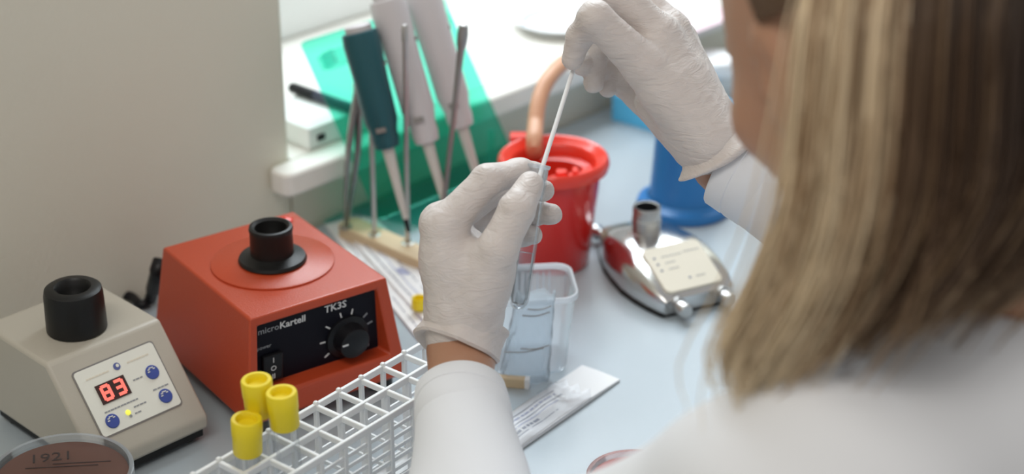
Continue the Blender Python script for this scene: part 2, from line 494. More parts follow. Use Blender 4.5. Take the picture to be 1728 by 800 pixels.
RC = [I[0]-fn_out*0.004+Vector((0, 0, -0.001)), I[1]-fn_out*0.004+Vector((-0.002, 0, -0.001)), I[2]-fn_out*0.015+Vector((-0.003, 0, 0.003)), I[3]-fn_out*0.015+Vector((0, 0, 0.003))]
vs = T+B+I+RC
fs = [(0, 1, 2, 3), (7, 6, 5, 4), (1, 5, 6, 2), (2, 6, 7, 3), (3, 7, 4, 0),
      (0, 8, 9, 1), (1, 9, 10, 5), (5, 10, 11, 4), (4, 11, 8, 0),
      (8, 12, 13, 9), (9, 13, 14, 10), (10, 14, 15, 11), (11, 15, 12, 8), (12, 15, 14, 13)]
MB().add(vs, fs).build('housing', M_ORANGE, mx, bevel=0.0018, bseg=3)
fo = MB(); 
for (x, y) in ((-1, -1), (1, -1), (1, 1), (-1, 1)):
    MB().lathe([(0.008, 0), (0.009, 0.002), (0.009, bz)], 16, cx=x*0.05, cy=y*0.06).build('foot', M_RUBBER, mx)
MB().lathe([(0.044, OH-0.001), (0.044, OH+0.0011), (0.0432, OH+0.0016), (0.0, OH+0.0016)], 64).build('top_disc', M_ORANGE, mx)
cup = MB().lathe([(0.0, OH+0.0018), (0.0235, OH+0.0018), (0.0245, OH+0.003), (0.0235, OH+0.0052), (0.0185, OH+0.0062), (0.0155, OH+0.0075),
                  (0.0152, OH+0.024), (0.0158, OH+0.0265), (0.0153, OH+0.0285), (0.0135, OH+0.0290), (0.0115, OH+0.0275), (0.0105, OH+0.02), (0.0055, OH+0.012), (0.0, OH+0.012)], 48)
cup.build('rubber_cup', M_RUBBER, mx)
MB().lathe([(0.0055, OH-0.001), (0.0055, OH+0.001), (0.004, OH+0.0022), (0, OH+0.0024)], 20, cx=0.041, cy=0.055).build('screw_cap', M_REDLID, mx)
# face plate
MP = frame(RC[3], RC[2]-RC[3], RC[0]-RC[3])
pw = (RC[2]-RC[3]).length; ph = (RC[0]-RC[3]).length
fp = MB().box((pw/2, ph/2, 0.0006), (pw*0.995, ph*0.995, 0.0012)).build('face_plate', M_PANEL, mx, M=MP, smooth=False)
def onp(x, y, z=0.0013): return MP @ Matrix.Translation((x*pw, y*ph, z))
text_mesh('Kartell', 0.0075, onp(0.330, 0.885), 'lettering', M_PRINTW, fp, bold=0.00012)
text_mesh('micro', 0.0070, onp(0.150, 0.885), 'lettering', M_PRINTG, fp)
text_mesh('TK3S', 0.0080, onp(0.655, 0.915), 'lettering', M_PRINTW, fp, bold=0.00012)
text_mesh('speed', 0.0040, onp(0.88, 0.10), 'lettering', M_PRINTG, fp)
text_mesh('power', 0.0042, onp(0.115, 0.62), 'lettering', M_PRINTG, fp)
sw = MB().box((0, 0, 0.002), (0.0155, 0.0215, 0.004)).build('rocker_switch', M_BLACK, mx, M=onp(0.165, 0.28, 0.0012) @ Matrix.Rotation(math.radians(0), 4, 'Z'), smooth=False, bevel=0.0012)
for (tx, dy) in (('I', 0.0066), ('O', 0.0), ('II', -0.0066)):
    text_mesh(tx, 0.0058, onp(0.165, 0.28, 0.0053) @ Matrix.Translation((0, dy, 0)), 'lettering', M_PRINTW, sw)
kx, ky = 0.745, 0.37
kn = MB().lathe([(0.0165, 0.0), (0.0165, 0.002), (0.0125, 0.003), (0.0115, 0.012), (0.0105, 0.0128), (0, 0.0128)], 40).build('dial_knob', M_BLACK, mx, M=onp(kx, ky, 0.0012))
MB().box((-0.0085, 0.002, 0.0130), (0.0045, 0.0012, 0.0006)).build('pointer_mark', M_PRINTW, kn, M=onp(kx, ky, 0.0012), smooth=False)
for i, ang in enumerate((78, 105, 142, 178, 215, 40, 15)):
    a = math.radians(ang); r = 0.0195
    MB().box((0, 0, 0), (0.0042, 0.0010, 0.0004)).build('scale_mark', M_PRINTW if i < 5 else M_PRINTG, fp,
        M=onp(kx, ky, 0.0014) @ Matrix.Translation((r*math.cos(a), r*math.sin(a), 0)) @ Matrix.Rotation(a, 4, 'Z'), smooth=False)

# ================================================================== grey vortex mixer
GA = math.radians(45)
GW = Vector((math.cos(GA), math.sin(GA), 0)); GN = Vector((-math.sin(GA), math.cos(GA), 0))
GH = 0.077
rf = P(270, 537, GH)
gw_ = 0.091
gm = thing('vortex_mixer', 'grey vortex mixer with red digital display and sloping keypad', 'mixer', (rf.x-GW.x*gw_/2, rf.y-GW.y*gw_/2, 0), GA)
prof = [(0.082, 0.010), (0.082, GH-0.004), (0.078, GH), (0.0, GH), (-0.0485, 0.020), (-0.0485, 0.010)]
def extr(prof, x0, x1):
    n = len(prof); vs = [Vector((x, y, z)) for x in (x0, x1) for (y, z) in prof]
    return MB().add(vs, [tuple(range(n)), tuple(range(n, 2*n))[::-1]]+[(i, (i+1) % n, (i+1) % n+n, i+n) for i in range(n)])
extr(prof, -gw_/2, gw_/2).build('housing', M_GREYBODY, gm, bevel=0.003, bseg=3)
extr([(0.078, 0.0035), (0.078, 0.0102), (-0.0455, 0.0102), (-0.0455, 0.0035)], -gw_/2+0.003, gw_/2-0.003).build('base_plate', M_RUBBER, gm, bevel=0.001)
for (x, y) in ((-1, -0.035), (1, -0.035), (1, 0.068), (-1, 0.068)):
    MB().lathe([(0.006, 0), (0.007, 0.0036)], 14, cx=x*0.034, cy=y).build('foot', M_RUBBER, gm)
MB().lathe([(0.0, GH), (0.0185, GH), (0.0205, GH+0.001), (0.0205, GH+0.004), (0.0200, GH+0.0265), (0.0192, GH+0.0305), (0.0170, GH+0.0320), (0.0125, GH+0.0322), (0.0108, GH+0.0305),
            (0.0100, GH+0.026), (0.0060, GH+0.020), (0.0, GH+0.020)], 48, cx=-0.003, cy=0.028).build('rubber_cup', M_RUBBER, gm)
g0 = Vector((-gw_/2, 0, GH)); gx = Vector((1, 0, 0)); gd = Vector((0, -0.0485, 0.020-GH)); 
def gsl(s, t): return g0+gx*(gw_*s)+gd*t
kp0 = gsl(0.15, 0.80)
MK = frame(kp0, gx, -gd)
kw = gw_*0.69; kh = gd.length*0.63
rim = MB().prism(rrect(-0.0011, kw+0.0011, -0.0011, kh+0.0011, 0.003), -0.0005, 0.0005, MK).build('panel_edge', M_STEELDARK, gm, smooth=False)
kpad = MB().prism(rrect(0, kw, 0, kh, 0.0025), -0.0002, 0.0011, MK).build('keypad', M_KEYPAD, gm, smooth=False)
def onk(a, b, z=0.0012): return MK @ Matrix.Translation((a*kw, (1-b)*kh, z))
for (a, b) in ((0.842, 0.418), (0.858, 0.809), (0.167, 0.832)):
    bt = MB().lathe([(0.0050, 0), (0.0050, 0.0005), (0.0045, 0.0010), (0, 0.0012)], 28).build('button', M_BLUEBTN, gm, M=onk(a, b))
    ar = MB()
    for k in range(5):
        t0 = math.radians(200-k*38); t1 = math.radians(200-(k+1)*38)
        ar.box((0.0024*math.cos((t0+t1)/2)-0.0004, 0.0024*math.sin((t0+t1)/2)+0.0008, 0.0014), (0.0017, 0.0008, 0.0003))
    ar.build('arrow_print', M_PRINTW, bt, M=onk(a, b), smooth=False)
lg = MB().lathe([(0.0026, 0), (0.0026, 0.0003), (0, 0.0003)], 20).build('logo_disc', M_BLUEDARK, kpad, M=onk(0.495, 0.141))
MB().lathe([(0.0012, 0), (0.0012, 0.0002), (0, 0.0002)], 12, cx=0.0005, cy=0.0004).build('logo_dot', M_KEYPAD, lg, M=onk(0.495, 0.141, 0.0016))
ds = MB().box((0, 0, 0.0003), (kw*0.36, kh*0.29, 0.0006)).build('display', M_LEDBG, gm, M=onk(0.335, 0.43), smooth=False)
SEG = {'8': 'abcdefg', '3': 'abcdg', '0': 'abcdef'}
for ch, cx in (('8', -0.0052), ('3', 0.0052)):
    wd, hg, tk = 0.0056, 0.0046, 0.0021
    pos = {'a': (0, hg, 1), 'd': (0, -hg, 1), 'g': (0, 0, 1), 'b': (wd/2, hg/2, 0), 'c': (wd/2, -hg/2, 0), 'f': (-wd/2, hg/2, 0), 'e': (-wd/2, -hg/2, 0)}
    dm = MB()
    for sg in SEG[ch]:
        x, y, hz = pos[sg]
        dm.box((cx+x, y, 0.0008), (wd if hz else tk, tk if hz else hg, 0.0004))
    dm.build('digit', M_LEDRED, ds, M=onk(0.335, 0.43), smooth=False)
MB().lathe([(0.0020, 0), (0.0017, 0.0006), (0, 0.0009)], 16).build('lamp_yellow', M_LEDYEL, gm, M=onk(0.375, 0.812))
MB().lathe([(0.0011, 0), (0.0011, 0.0003), (0, 0.0003)], 12).build('print_dot', M_PRINTG, kpad, M=onk(0.385, 0.872))
for (a0, a1, b) in ((0.127, 0.54, 0.684), (0.46, 0.61, 0.775), (0.44, 0.53, 0.865), (0.75, 0.96, 0.665), (0.593, 0.716, 0.42), (0.10, 0.36, 0.155), (0.62, 0.88, 0.150)):
    dsh = MB(); x = a0
    while x < a1-0.01:
        l = random.uniform(0.03, 0.06); dsh.box(((x+l/2)*kw, (1-b)*kh, 0.0012), (l*kw*0.8, 0.0010, 0.0003)); x += l
    dsh.build('print_line', M_PRINTG if b > 0.2 else M_IVORY, kpad, M=MK, smooth=False)
cab = MB().tube(smooth_path([oc+ON*0.075+UPV*0.03-Vector((0, 0, OH-OH)), P(262, 470, 0.02), P(252, 508, 0.006), P(225, 500, 0.005), P(120, 560, 0.005)]), 0.0045, 10)

# plug and lead behind the orange mixer
pl = thing('power_plug', 'black mains plug and lead standing behind the orange mixer', 'plug', P(258, 506, 0), WA)
Lp = local(pl)
p0 = P(256, 505, 0.0)
MB().tube(smooth_path([Lp @ (P(254, 505, 0.0055)), Lp @ (P(259, 488, 0.022)), Lp @ (P(266, 462, 0.042)), Lp @ (P(273, 440, 0.050))]), [0.0048]*8+[0.006]*9+[0.007]*8, 12).build('plug_body', M_BLACK, pl)
MB().tube(smooth_path([Lp @ P(254, 505, 0.0055), Lp @ P(238, 514, 0.0042), Lp @ P(200, 500, 0.004), Lp @ P(60, 560, 0.004)]), 0.0038, 10).build('lead', M_BLACK, pl)

# ================================================================== test tube rack
RA = math.radians(51.3)
RW = Vector((math.cos(RA), math.sin(RA), 0)); RN = Vector((-math.sin(RA), math.cos(RA), 0))
RZ = 0.081
r0 = P(493.5, 704, RZ)
PX_, PY_ = 0.0209, 0.0222
NB, NF = 5, 6                       # cells before and after the reference node
rk = thing('test_tube_rack', 'white plastic test tube rack of square cells in front of the orange mixer', 'rack',
           (r0.x, r0.y, 0), RA)
X0, X1 = -NB*PX_, NF*PX_
def copy_part(o, loc, parent):
    c = o.copy(); COL.objects.link(c); c.parent = parent; c.location = loc; return c
rail = MB().box(((X0+X1)/2, 0, RZ-0.0022), (X1-X0+0.002, 0.0027, 0.0050)).build('long_rail', M_RACK, rk, smooth=False, bevel=0.0006)
for j in (1, 2): copy_part(rail, (0, -j*PY_, 0), rk)
cross = MB().box((0, -PY_, RZ-0.0024), (0.0027, 2*PY_, 0.0040)).build('cross_rail', M_RACK, rk, smooth=False, bevel=0.0006)
cross.location = (X0, 0, 0)
for i in range(1, NB+NF+1): copy_part(cross, (X0+i*PX_, 0, 0), rk)
post = MB().box((0, 0, (RZ-0.003)/2), (0.0030, 0.0030, RZ-0.003)).build('post', M_RACK, rk, smooth=False, bevel=0.0005)
first = True
knob = MB().lathe([(0.0019, RZ-0.001), (0.0019, RZ+0.0008), (0.0012, RZ+0.0016), (0, RZ+0.0017)], 10).build('corner_peg', M_RACK, rk)
kf = True
for i in range(NB+NF+1):
    for j in (0, 1, 2):
        if first: post.location = (X0+i*PX_, -j*PY_, 0); first = False
        else: copy_part(post, (X0+i*PX_, -j*PY_, 0), rk)
    if kf: knob.location = (X0+i*PX_, 0, 0); kf = False
    else: copy_part(knob, (X0+i*PX_, 0, 0), rk)
slat = MB().box(((X0+X1)/2, 0, 0), (X1-X0, 0.0013, 0.0026)).build('side_slat', M_RACK, rk, smooth=False)
slat.location = (0, -2*PY_, RZ-0.012)
for q in range(1, 9): copy_part(slat, (0, -2*PY_, RZ-0.012-q*0.0078), rk)
for q in (3, 8): copy_part(slat, (0, 0, RZ-0.012-q*0.0078), rk)
mid = MB().box((0, -PY_, 0.040), (0.0016, 2*PY_, 0.0025)).build('mid_rail', M_RACK, rk, smooth=False)
mid.location = (X0, 0, 0)
for i in range(1, NB+NF+1): copy_part(mid, (X0+i*PX_, 0, 0), rk)
floor_slat = MB().box(((X0+X1)/2, 0, 0.0025), (X1-X0, 0.0058, 0.0022)).build('bottom_slat', M_RACK, rk, smooth=False)
floor_slat.location = (0, -0.004, 0)
for q in range(1, 6): copy_part(floor_slat, (0, -0.004-q*0.0073, 0), rk)

# capped tubes in the rack
def capped_tube(label, cell, top_u, top_v, ztop):
    i, j = cell
    base = Vector((r0.x, r0.y, 0))+RW*((i+0.5)*PX_)-RN*((j+0.5)*PY_)
    t = thing('capped_tube', label, 'test tube', (base.x, base.y, 0.0037), 0, 'yellow capped tubes in the rack')
    top = P(top_u, top_v, ztop)
    off = Vector((top.x-base.x, top.y-base.y, 0))
    # where the tube crosses the rack top it must stay inside the cell
    mxo = (PX_*0.5-0.0066)*ztop/RZ
    if off.length > mxo: off = off.normalized()*mxo
    d = Vector((off.x, off.y, ztop-0.0037)); L = d.length
    M = axis_frame((0, 0, 0), d)
    R_ = 0.0074
    MB().lathe([(0, 0), (R_*0.6, 0.0014), (R_*0.93, 0.0045), (R_, 0.008), (R_, L-0.020)], 28, M=M, cap=False).build('glass_body', M_GLASS, t)
    MB().lathe([(0, 0.001), (R_*0.55, 0.0022), (R_*0.85, 0.005), (R_*0.9, 0.009), (R_*0.9, L*0.30), (0, L*0.30)], 24, M=M, cap=False).build('liquid', M_LIQUID, t)
    c = MB().lathe([(0.0084, L-0.0240), (0.0088, L-0.0235), (0.0090, L-0.012), (0.0093, L-0.0110), (0.0095, L-0.001), (0.0089, L), (0.0068, L), (0.0062, L-0.0008), (0.0058, L-0.0040), (0, L-0.0042)], 32, M=M)
    c.build('cap', M_YELLOW, t)
    return t
capped_tube('yellow capped tube at the back, tallest behind the other two', (-2, 0), 428, 642, 0.129)
capped_tube('yellow capped tube to the right of the other two', (-2, 1), 466, 662, 0.127)
capped_tube('yellow capped tube standing lowest and nearest the grey mixer', (-3, 0), 416, 706, 0.111)

# ================================================================== culture dishes
def culture_dish(label, c, r, h, agar, text=None, rot=0, rim_mat=None):
    t = thing('culture_dish', label, 'petri dish', c, rot)
    MB().lathe([(0, 0), (r*0.96, 0), (r*0.965, 0.001), (r*0.965, h*0.8), (r*0.945, h*0.8), (r*0.945, 0.0016), (0, 0.0016)], 56, cap=False).build('dish', M_GLASS, t)
    MB().lathe([(0, 0.0018), (r*0.94, 0.0018), (r*0.94, h*0.72), (0, h*0.72)], 56, cap=False).build('agar', agar, t)
    lid = MB().lathe([(r, h*0.25), (r, h-0.001), (r-0.001, h), (0, h)], 64, cap=False).build('lid', M_GLASS, t)
    MB().lathe([(r+0.0002, h*0.25), (r+0.0008, h*0.25), (r+0.0008, h), (r-0.0006, h+0.0006), (r-0.002, h+0.0002)], 64, cap=False).build('rim', rim_mat or M_PLASTIC, lid)
    if text:
        text_mesh(text, 0.014, Matrix.Translation((-0.008, 0.016, h+0.0003)) @ Matrix.Rotation(0.12, 4, 'Z') @ Matrix.Shear('XY', 4, (0.25, 0)), 'handwriting', M_INK, lid)
        st = MB(); st.box((0.012, 0.008, h+0.0004), (0.036, 0.0008, 0.0003)); st.box((0.0, 0.0045, h+0.0004), (0.045, 0.0007, 0.0003))
        st.build('handwriting', M_INK, lid, smooth=False)
    return t
dz = P(103, 795, 0.0504)
culture_dish('plain brown agar dish at the bottom of the dish stack', (dz.x, dz.y, 0), 0.0440, 0.016, M_AGAR, None, 0.3)
culture_dish('plain brown agar dish in the middle of the dish stack', (dz.x, dz.y, 0.0172), 0.0440, 0.016, M_AGAR, None, 0.7)
culture_dish('brown agar dish with handwriting, topmost in front of the grey mixer', (dz.x, dz.y, 0.0344), 0.0440, 0.016, M_AGAR, '1921', 0.10)
dz = P(1072, 803, 0.014)
culture_dish('red agar dish half under the white sleeve', (dz.x, dz.y, 0), 0.0315, 0.014, M_AGARR, rim_mat=mat_clear('rose_plastic', (0.95, 0.80, 0.78), body=0.35, body_col=(0.70, 0.34, 0.30), gloss=0.6))

# ================================================================== paper pouches and swab packs
def paper_pouch(label, corner_a, corner_b, width, z, side=1, cat='pouch', name='paper_pouch', film=False, bend=0.0, group=None, seed=1):
    """a flat sealed pouch from a to b (one long edge), spreading by width to the side"""
    a = Vector((corner_a.x, corner_a.y, 0)); b = Vector((corner_b.x, corner_b.y, 0))
    d = (b-a); L = d.length; ang = math.atan2(d.y, d.x)
    t = thing(name, label, cat, (a.x, a.y, z), ang, group)
    rr = random.Random(seed)
    nx, ny = 22, 8; th = 0.0007
    def hh(x, y): return bend*math.sin(math.pi*x/L)*(0.5+0.5*math.sin(9*y/width+seed)) + 0.0006*math.sin(x*190+seed)*math.sin(math.pi*y/width)+0.0007
    vs = []; fs = []
    for k in (0, 1):
        for i in range(nx+1):
            for j in range(ny+1):
                x = L*i/nx; y = width*j/ny; vs.append((x, side*y, (hh(x, y)+th if k else 0.00)))
    g = (nx+1)*(ny+1)
    for i in range(nx):
        for j in range(ny):
            q = i*(ny+1)+j
            fs.append((q+g, q+ny+1+g, q+ny+2+g, q+1+g)); fs.append((q, q+1, q+ny+2, q+ny+1))
    for i in range(nx):
        q = i*(ny+1); fs.append((q, q+ny+1, q+ny+1+g, q+g)); q += ny; fs.append((q, q+g, q+ny+1+g, q+ny+1))
    for j in range(ny):
        fs.append((j, j+g, j+1+g, j+1)); q = nx*(ny+1)+j; fs.append((q, q+1, q+1+g, q+g))
    sheet = MB().add(vs, fs).build('paper_sheet', M_PAPER, t, smooth=True)
    def strip(x0, x1, y, w, m_, nm='print_line', dash=False):
        mb = MB(); x = x0
        while x < x1:
            l = rr.uniform(0.003, 0.008) if dash else 0.01
            l = min(l, x1-x)
            if l > 0.0005:
                q = []
                for (xx, yy) in ((x, y-w/2), (x+l*(0.75 if dash else 1), y-w/2), (x+l*(0.75 if dash else 1), y+w/2), (x, y+w/2)):
                    q.append((xx, side*yy, hh(xx, yy)+th+0.00018))
                mb.add(q, [(0, 1, 2, 3)])
            x += max(l, 0.001)
        return mb.build(nm, m_, sheet, smooth=False)
    return t, strip, L, hh
# pouches lying between the orange mixer and the wooden block
for (ca, cb, w_, z_, lab, sd) in ((P(548, 382), P(735, 612), 0.038, 0.0005, 'printed paper pouch lying along the orange mixer, lowest of the pile', 3),
                                  (P(571, 386), P(752, 590), 0.033, 0.0032, 'printed paper pouch on top of the pile between mixer and wooden block', 5)):
    pt, strip, L, hh = paper_pouch(lab, ca, cb, w_, z_, side=1, bend=0.0015, group='paper pouches beside the mixer', seed=sd)
    for y in (0.16, 0.34, 0.60, 0.86):
        strip(L*0.12, L*0.88, w_*y, 0.0012, M_PAPERINK2 if y in (0.34, 0.86) else M_PAPERINK, dash=True)
    strip(L*0.42, L*0.50, w_*0.45, 0.009, M_PAPERINK2, 'print_block')
    strip(L*0.66, L*0.70, w_*0.5, 0.008, M_PAPERINK2, 'print_block')
# swab pack in front of the tub
ca, cb = P(862, 772), P(1046, 644)
pt, strip, L, hh = paper_pouch('open printed swab pack lying in front of the clear tub', ca, cb, 0.034, 0.0005, side=1, bend=0.002, name='swab_pack', cat='packet', seed=8)
strip(0.004, L*0.66, 0.0275, 0.0010, M_PAPERINK)
strip(0.004, L*0.64, 0.0235, 0.0016, M_PAPERINK2, dash=True)
strip(0.004, L*0.66, 0.0198, 0.0009, M_PAPERINK)
strip(0.004, L*0.60, 0.0172, 0.0009, M_PAPERINK2)
strip(L*0.05, L*0.40, 0.0135, 0.0022, M_PAPERINK, dash=True)
strip(L*0.0, L*0.52, 0.0100, 0.0008, M_PAPERINK)
fl = MB()          # wrinkled transparent film peeled over the middle of the pack
nx, ny = 26, 10; vs = []; fs = []
for i in range(nx+1):
    for j in range(ny+1):
        x = L*(0.02+0.70*i/nx); y = -0.0005+0.0352*j/ny
        cr = max(0.0, (i/nx-0.62)/0.38)
        z = 0.0030+hh(min(x, L), y)+0.0018*math.sin(math.pi*j/ny)+cr*0.0040*(0.5+0.5*math.sin(i*1.7+j*0.9)*math.cos(j*1.1))
        if j in (0, ny): z = 0.0020
        vs.append((x+cr*0.004*math.sin(j*2.1), y, z))
for i in range(nx):
    for j in range(ny): q = i*(ny+1)+j; fs.append((q, q+ny+1, q+ny+2, q+1))
MB().add(vs, fs).build('film_cover', M_FILM, pt)

# ================================================================== clear tub with bag
tubc = P(908, 548, 0.0)
RIMZ = 0.064
cR = P(979, 508, RIMZ); cF = P(966, 436, RIMZ)
TA = math.radians(6)
tx = Vector((math.cos(TA), math.sin(TA), 0)); ty = Vector((-math.sin(TA), math.cos(TA), 0))
TWd, TDp = 0.066, 0.056
tc = cR-tx*TWd/2+ty*(TDp/2+0.004)
tub = thing('plastic_tub', 'clear plastic tub with rolled rim behind the tube', 'container', (tc.x, tc.y, 0), TA)
def tub_ring(s, z, r=0.012, w=TWd, d=TDp): return [Vector((x, y, z)) for (x, y) in rrect(-w*s/2, w*s/2, -d*s/2, d*s/2, r*s, 6)]
MB().loft([tub_ring(0.70, 0.0008), tub_ring(0.76, 0.0), tub_ring(0.80, 0.004), tub_ring(0.88, RIMZ*0.6), tub_ring(0.90, RIMZ*0.62), tub_ring(0.96, RIMZ-0.002)], cap=False).build('tub_wall', M_PLASTIC, tub)
MB().loft([tub_ring(0.74, 0.0012), tub_ring(0.74, 0.0004)], cap=True).build('tub_floor', M_PLASTIC, tub)
MB().loft([tub_ring(0.955, RIMZ-0.0035), tub_ring(1.02, RIMZ-0.0035), tub_ring(1.035, RIMZ-0.001), tub_ring(1.02, RIMZ+0.0008), tub_ring(0.97, RIMZ+0.0008), tub_ring(0.955, RIMZ-0.0035)], cap=False).build('rim', mat_clear('tub_rim', (1, 1, 1), body=0.72, body_col=(0.90, 0.93, 0.97), gloss=0.8), tub)
for k in range(9):
    MB().box((-0.018+k*0.0045, TDp*0.455, RIMZ*0.78), (0.0012, 0.0008, RIMZ*0.30)).build('rib', M_PLASTIC, tub, smooth=False)
# crumpled film bag leaning on the front of the tub
bgp = P(888, 640, 0.0)
bag = thing('film_bag', 'crumpled clear film bag leaning on the front of the tub', 'bag', (bgp.x, bgp.y, 0.0005), TA)
rings = []
for q in range(15):
    t = q/14; z = t*0.071
    w2 = 0.0185-0.0045*t; d2 = 0.0058*(1-0.55*t)
    cxs = -0.002+0.0085*t; cys = -0.0015
    ring = []
    for k in range(44):
        a = 2*math.pi*k/44
        cr = 1+0.16*math.sin(k*1.3+q*1.1)+0.12*math.sin(k*2.9-q*1.7)
        ring.append(Vector((cxs+w2*math.copysign(abs(math.cos(a))**0.55, math.cos(a))*(1+0.03*math.sin(q*2+k)), cys+d2*math.copysign(abs(math.sin(a))**0.8, math.sin(a))*cr, z+(0.0025*math.sin(k*0.8) if q == 14 else 0))))
    rings.append(ring)
MB().loft(rings, cap=False).build('bag_film', M_BAG, bag)
fo = MB()
for (z, x0, x1) in ((0.028, -0.017, 0.012), (0.030, -0.005, 0.016), (0.057, -0.004, 0.016), (0.062, 0.0, 0.017)):
    fo.tube(smooth_path([(x0, -0.0085, z), ((x0+x1)/2, -0.0078, z-0.0012), (x1, -0.0066, z+0.0006)]), 0.0005, 6)
fo.build('fold_line', M_STEELDARK, bag)
st = P(862, 652)
stk = thing('wood_slip', 'small pale wooden slip lying in front of the clear tub', 'wood', (st.x, st.y, 0), math.radians(-8))
MB().box((0, 0, 0.004), (0.021, 0.006, 0.008)).build('slip_block', M_WOOD, stk, smooth=False, bevel=0.0008)
MB().box((0.012, 0, 0.004), (0.0035, 0.0062, 0.0082)).build('slip_end', M_PAPER, stk, smooth=False, bevel=0.0005)

# ================================================================== red sharps bin
BZ = 0.094
bc = P(934, 262, BZ)
bn = thing('sharps_bin', 'red round sharps bin with open lid behind the tube', 'bin', (bc.x, bc.y, 0), WA)
MB().lathe([(0, 0), (0.0285, 0), (0.0300, 0.0015), (0.0385, BZ-0.010), (0.0385, BZ-0.006), (0.0370, BZ-0.006), (0.0290, 0.003), (0, 0.003)], 64, cap=False).build('bin_body', M_RED, bn)
MB().lathe([(0.0390, BZ-0.012), (0.0405, BZ-0.0125), (0.0440, BZ-0.0105), (0.0452, BZ-0.006), (0.0445, BZ-0.002), (0.0425, BZ), (0.0400, BZ-0.0008), (0.0385, BZ-0.003), (0.0355, BZ-0.0040),
            (0.0335, BZ-0.006), (0.0325, BZ-0.014), (0.0270, BZ-0.016), (0.0265, BZ-0.030), (0.0255, BZ-0.030)], 72, cap=False).build('lid', M_REDLID, bn)
lidp = bn.children[-1] if False else None
# crescent shelf with needle notches inside the lid
sh = MB(); ins = []
for k in range(25):
    a = math.radians(190+160*k/24); ins.append((0.0325*math.cos(a), 0.0325*math.sin(a)))
for k in range(25):
    a = math.radians(350-160*k/24); r = 0.021+0.004*math.sin(k*0.9); ins.append((r*math.cos(a), r*math.sin(a)-0.002))
Mrot = Matrix.Rotation(-WA, 4, 'Z')
sh.prism(ins, BZ-0.0115, BZ-0.0085, Mrot).build('notch_shelf', M_REDLID, bn, bevel=0.0008)
MB().box((0.006, -0.0215, BZ-0.006), (0.009, 0.008, 0.005), Mrot).build('needle_notch', M_REDLID, bn, bevel=0.0015)
MB().box((0.017, -0.016, BZ-0.0065), (0.005, 0.010, 0.004), Mrot).build('needle_notch', M_REDLID, bn, bevel=0.0015)
hx = Mrot @ Vector((-0.026, 0.040, 0))
MB().box((-0.022, 0.040, BZ-0.002), (0.026, 0.012, 0.007), Mrot).build('hinge_tab', M_REDLID, bn, bevel=0.0015)

# ================================================================== laboratory gas burner
ba = P(1145, 530, 0.0); bb = P(1215, 512, 0.0)
BA = math.radians(26)
bw_ = Vector((math.cos(BA), math.sin(BA), 0)); bnn = Vector((-math.sin(BA), math.cos(BA), 0))
bo = P(1176, 524, 0.0)
BSC = 0.90
br = thing('gas_burner', 'polished steel laboratory gas burner with ivory front panel', 'burner', (bo.x, bo.y, 0), BA)
BL = 0.158; br.scale = (BSC, BSC, BSC)
# outline (y from the front), half width, crown height, wall height
ST = [(0.0, 0.035, 0.016, 0.013), (0.004, 0.0375, 0.020, 0.014), (0.018, 0.0415, 0.027, 0.014), (0.036, 0.0445, 0.0340, 0.014), (0.055, 0.0455, 0.0385, 0.014), (0.078, 0.0425, 0.0400, 0.014),
      (0.100, 0.0375, 0.0385, 0.014), (0.120, 0.0300, 0.0335, 0.013), (0.137, 0.0220, 0.026, 0.012), (0.149, 0.0150, 0.019, 0.010), (BL, 0.0040, 0.012, 0.009)]
rings = []
for (y, hw, ht, wl) in ST:
    ring = []
    cxo = 0.002-0.004*(y/BL)
    ring.append(Vector((cxo-hw*0.97, y, 0.003))); ring.append(Vector((cxo-hw, y, wl*0.6)))
    n = 15
    for k in range(n):
        t = -1+2*k/(n-1)
        zz = wl+(ht-wl)*max(0.0, 1-abs(t)**2.6)**0.6
        ring.append(Vector((cxo+hw*0.985*math.sin(t*math.pi/2), y, zz)))
    ring.append(Vector((cxo+hw, y, wl*0.6))); ring.append(Vector((cxo+hw*0.97, y, 0.003)))
    rings.append(ring)
MB().loft(rings).build('burner_shell', M_STEEL, br)
base = []
for (y, hw, ht, wl) in ST: base.append((0.002-0.004*(y/BL)+hw*1.005, y))
base = base+[(0.004-0.008*(y/BL)-x, y) for (x, y) in base[::-1]]
MB().prism([(x, y) for (x, y) in base], 0.0, 0.0042).build('rubber_base', M_RUBBER, br, smooth=False, bevel=0.001)
# sloping front panel
f0 = Vector((0, 0.0035, 0.0205)); f1 = Vector((0, 0.052, 0.0400))
MF = frame(f0, (1, 0, 0), f1-f0); fl_ = (f1-f0).length
pad = MB().prism(rrect(-0.0285, 0.0285, 0, fl_, 0.006), -0.012, 0.0014, MF).build('front_panel', M_IVORY, br, bevel=0.0006)
pr = MB()
for (x, y) in ((-0.021, fl_*0.76), (-0.021, fl_*0.62), (-0.021, fl_*0.48), (0.0, fl_*0.22)):
    MB().lathe([(0.0013, 0.0), (0.0013, 0.0003), (0, 0.0003)], 10, cx=x, cy=y).build('indicator_dot', M_PAPERINK, pad, M=MF @ Matrix.Translation((0, 0, 0.0014)))
for (x0, x1, y) in ((-0.014, 0.004, fl_*0.76), (-0.014, -0.004, fl_*0.62), (-0.014, -0.004, fl_*0.48), (0.008, 0.022, fl_*0.78), (0.006, 0.014, fl_*0.22)):
    dm = MB(); x = x0
    while x < x1:
        l = random.uniform(0.0015, 0.003); dm.box((x+l/2, y, 0.0015), (l*0.75, 0.0011, 0.0003)); x += l
    dm.build('print_line', M_STEELDARK, pad, M=MF, smooth=False)
for x in (-0.020, 0.024):
    MK2 = frame((x, 0.002, 0.0105), (1, 0, 0), (0, 0, 1))
    k = MB().lathe([(0.0062, 0.0), (0.0062, 0.003), (0.0042, 0.0034), (0.0042, 0.006), (0.0052, 0.0066), (0.0052, 0.013), (0.0045, 0.0142), (0, 0.0144)], 24).build('valve_knob', M_STEELB, br, M=MK2 @ Matrix.Scale(1.25, 4))
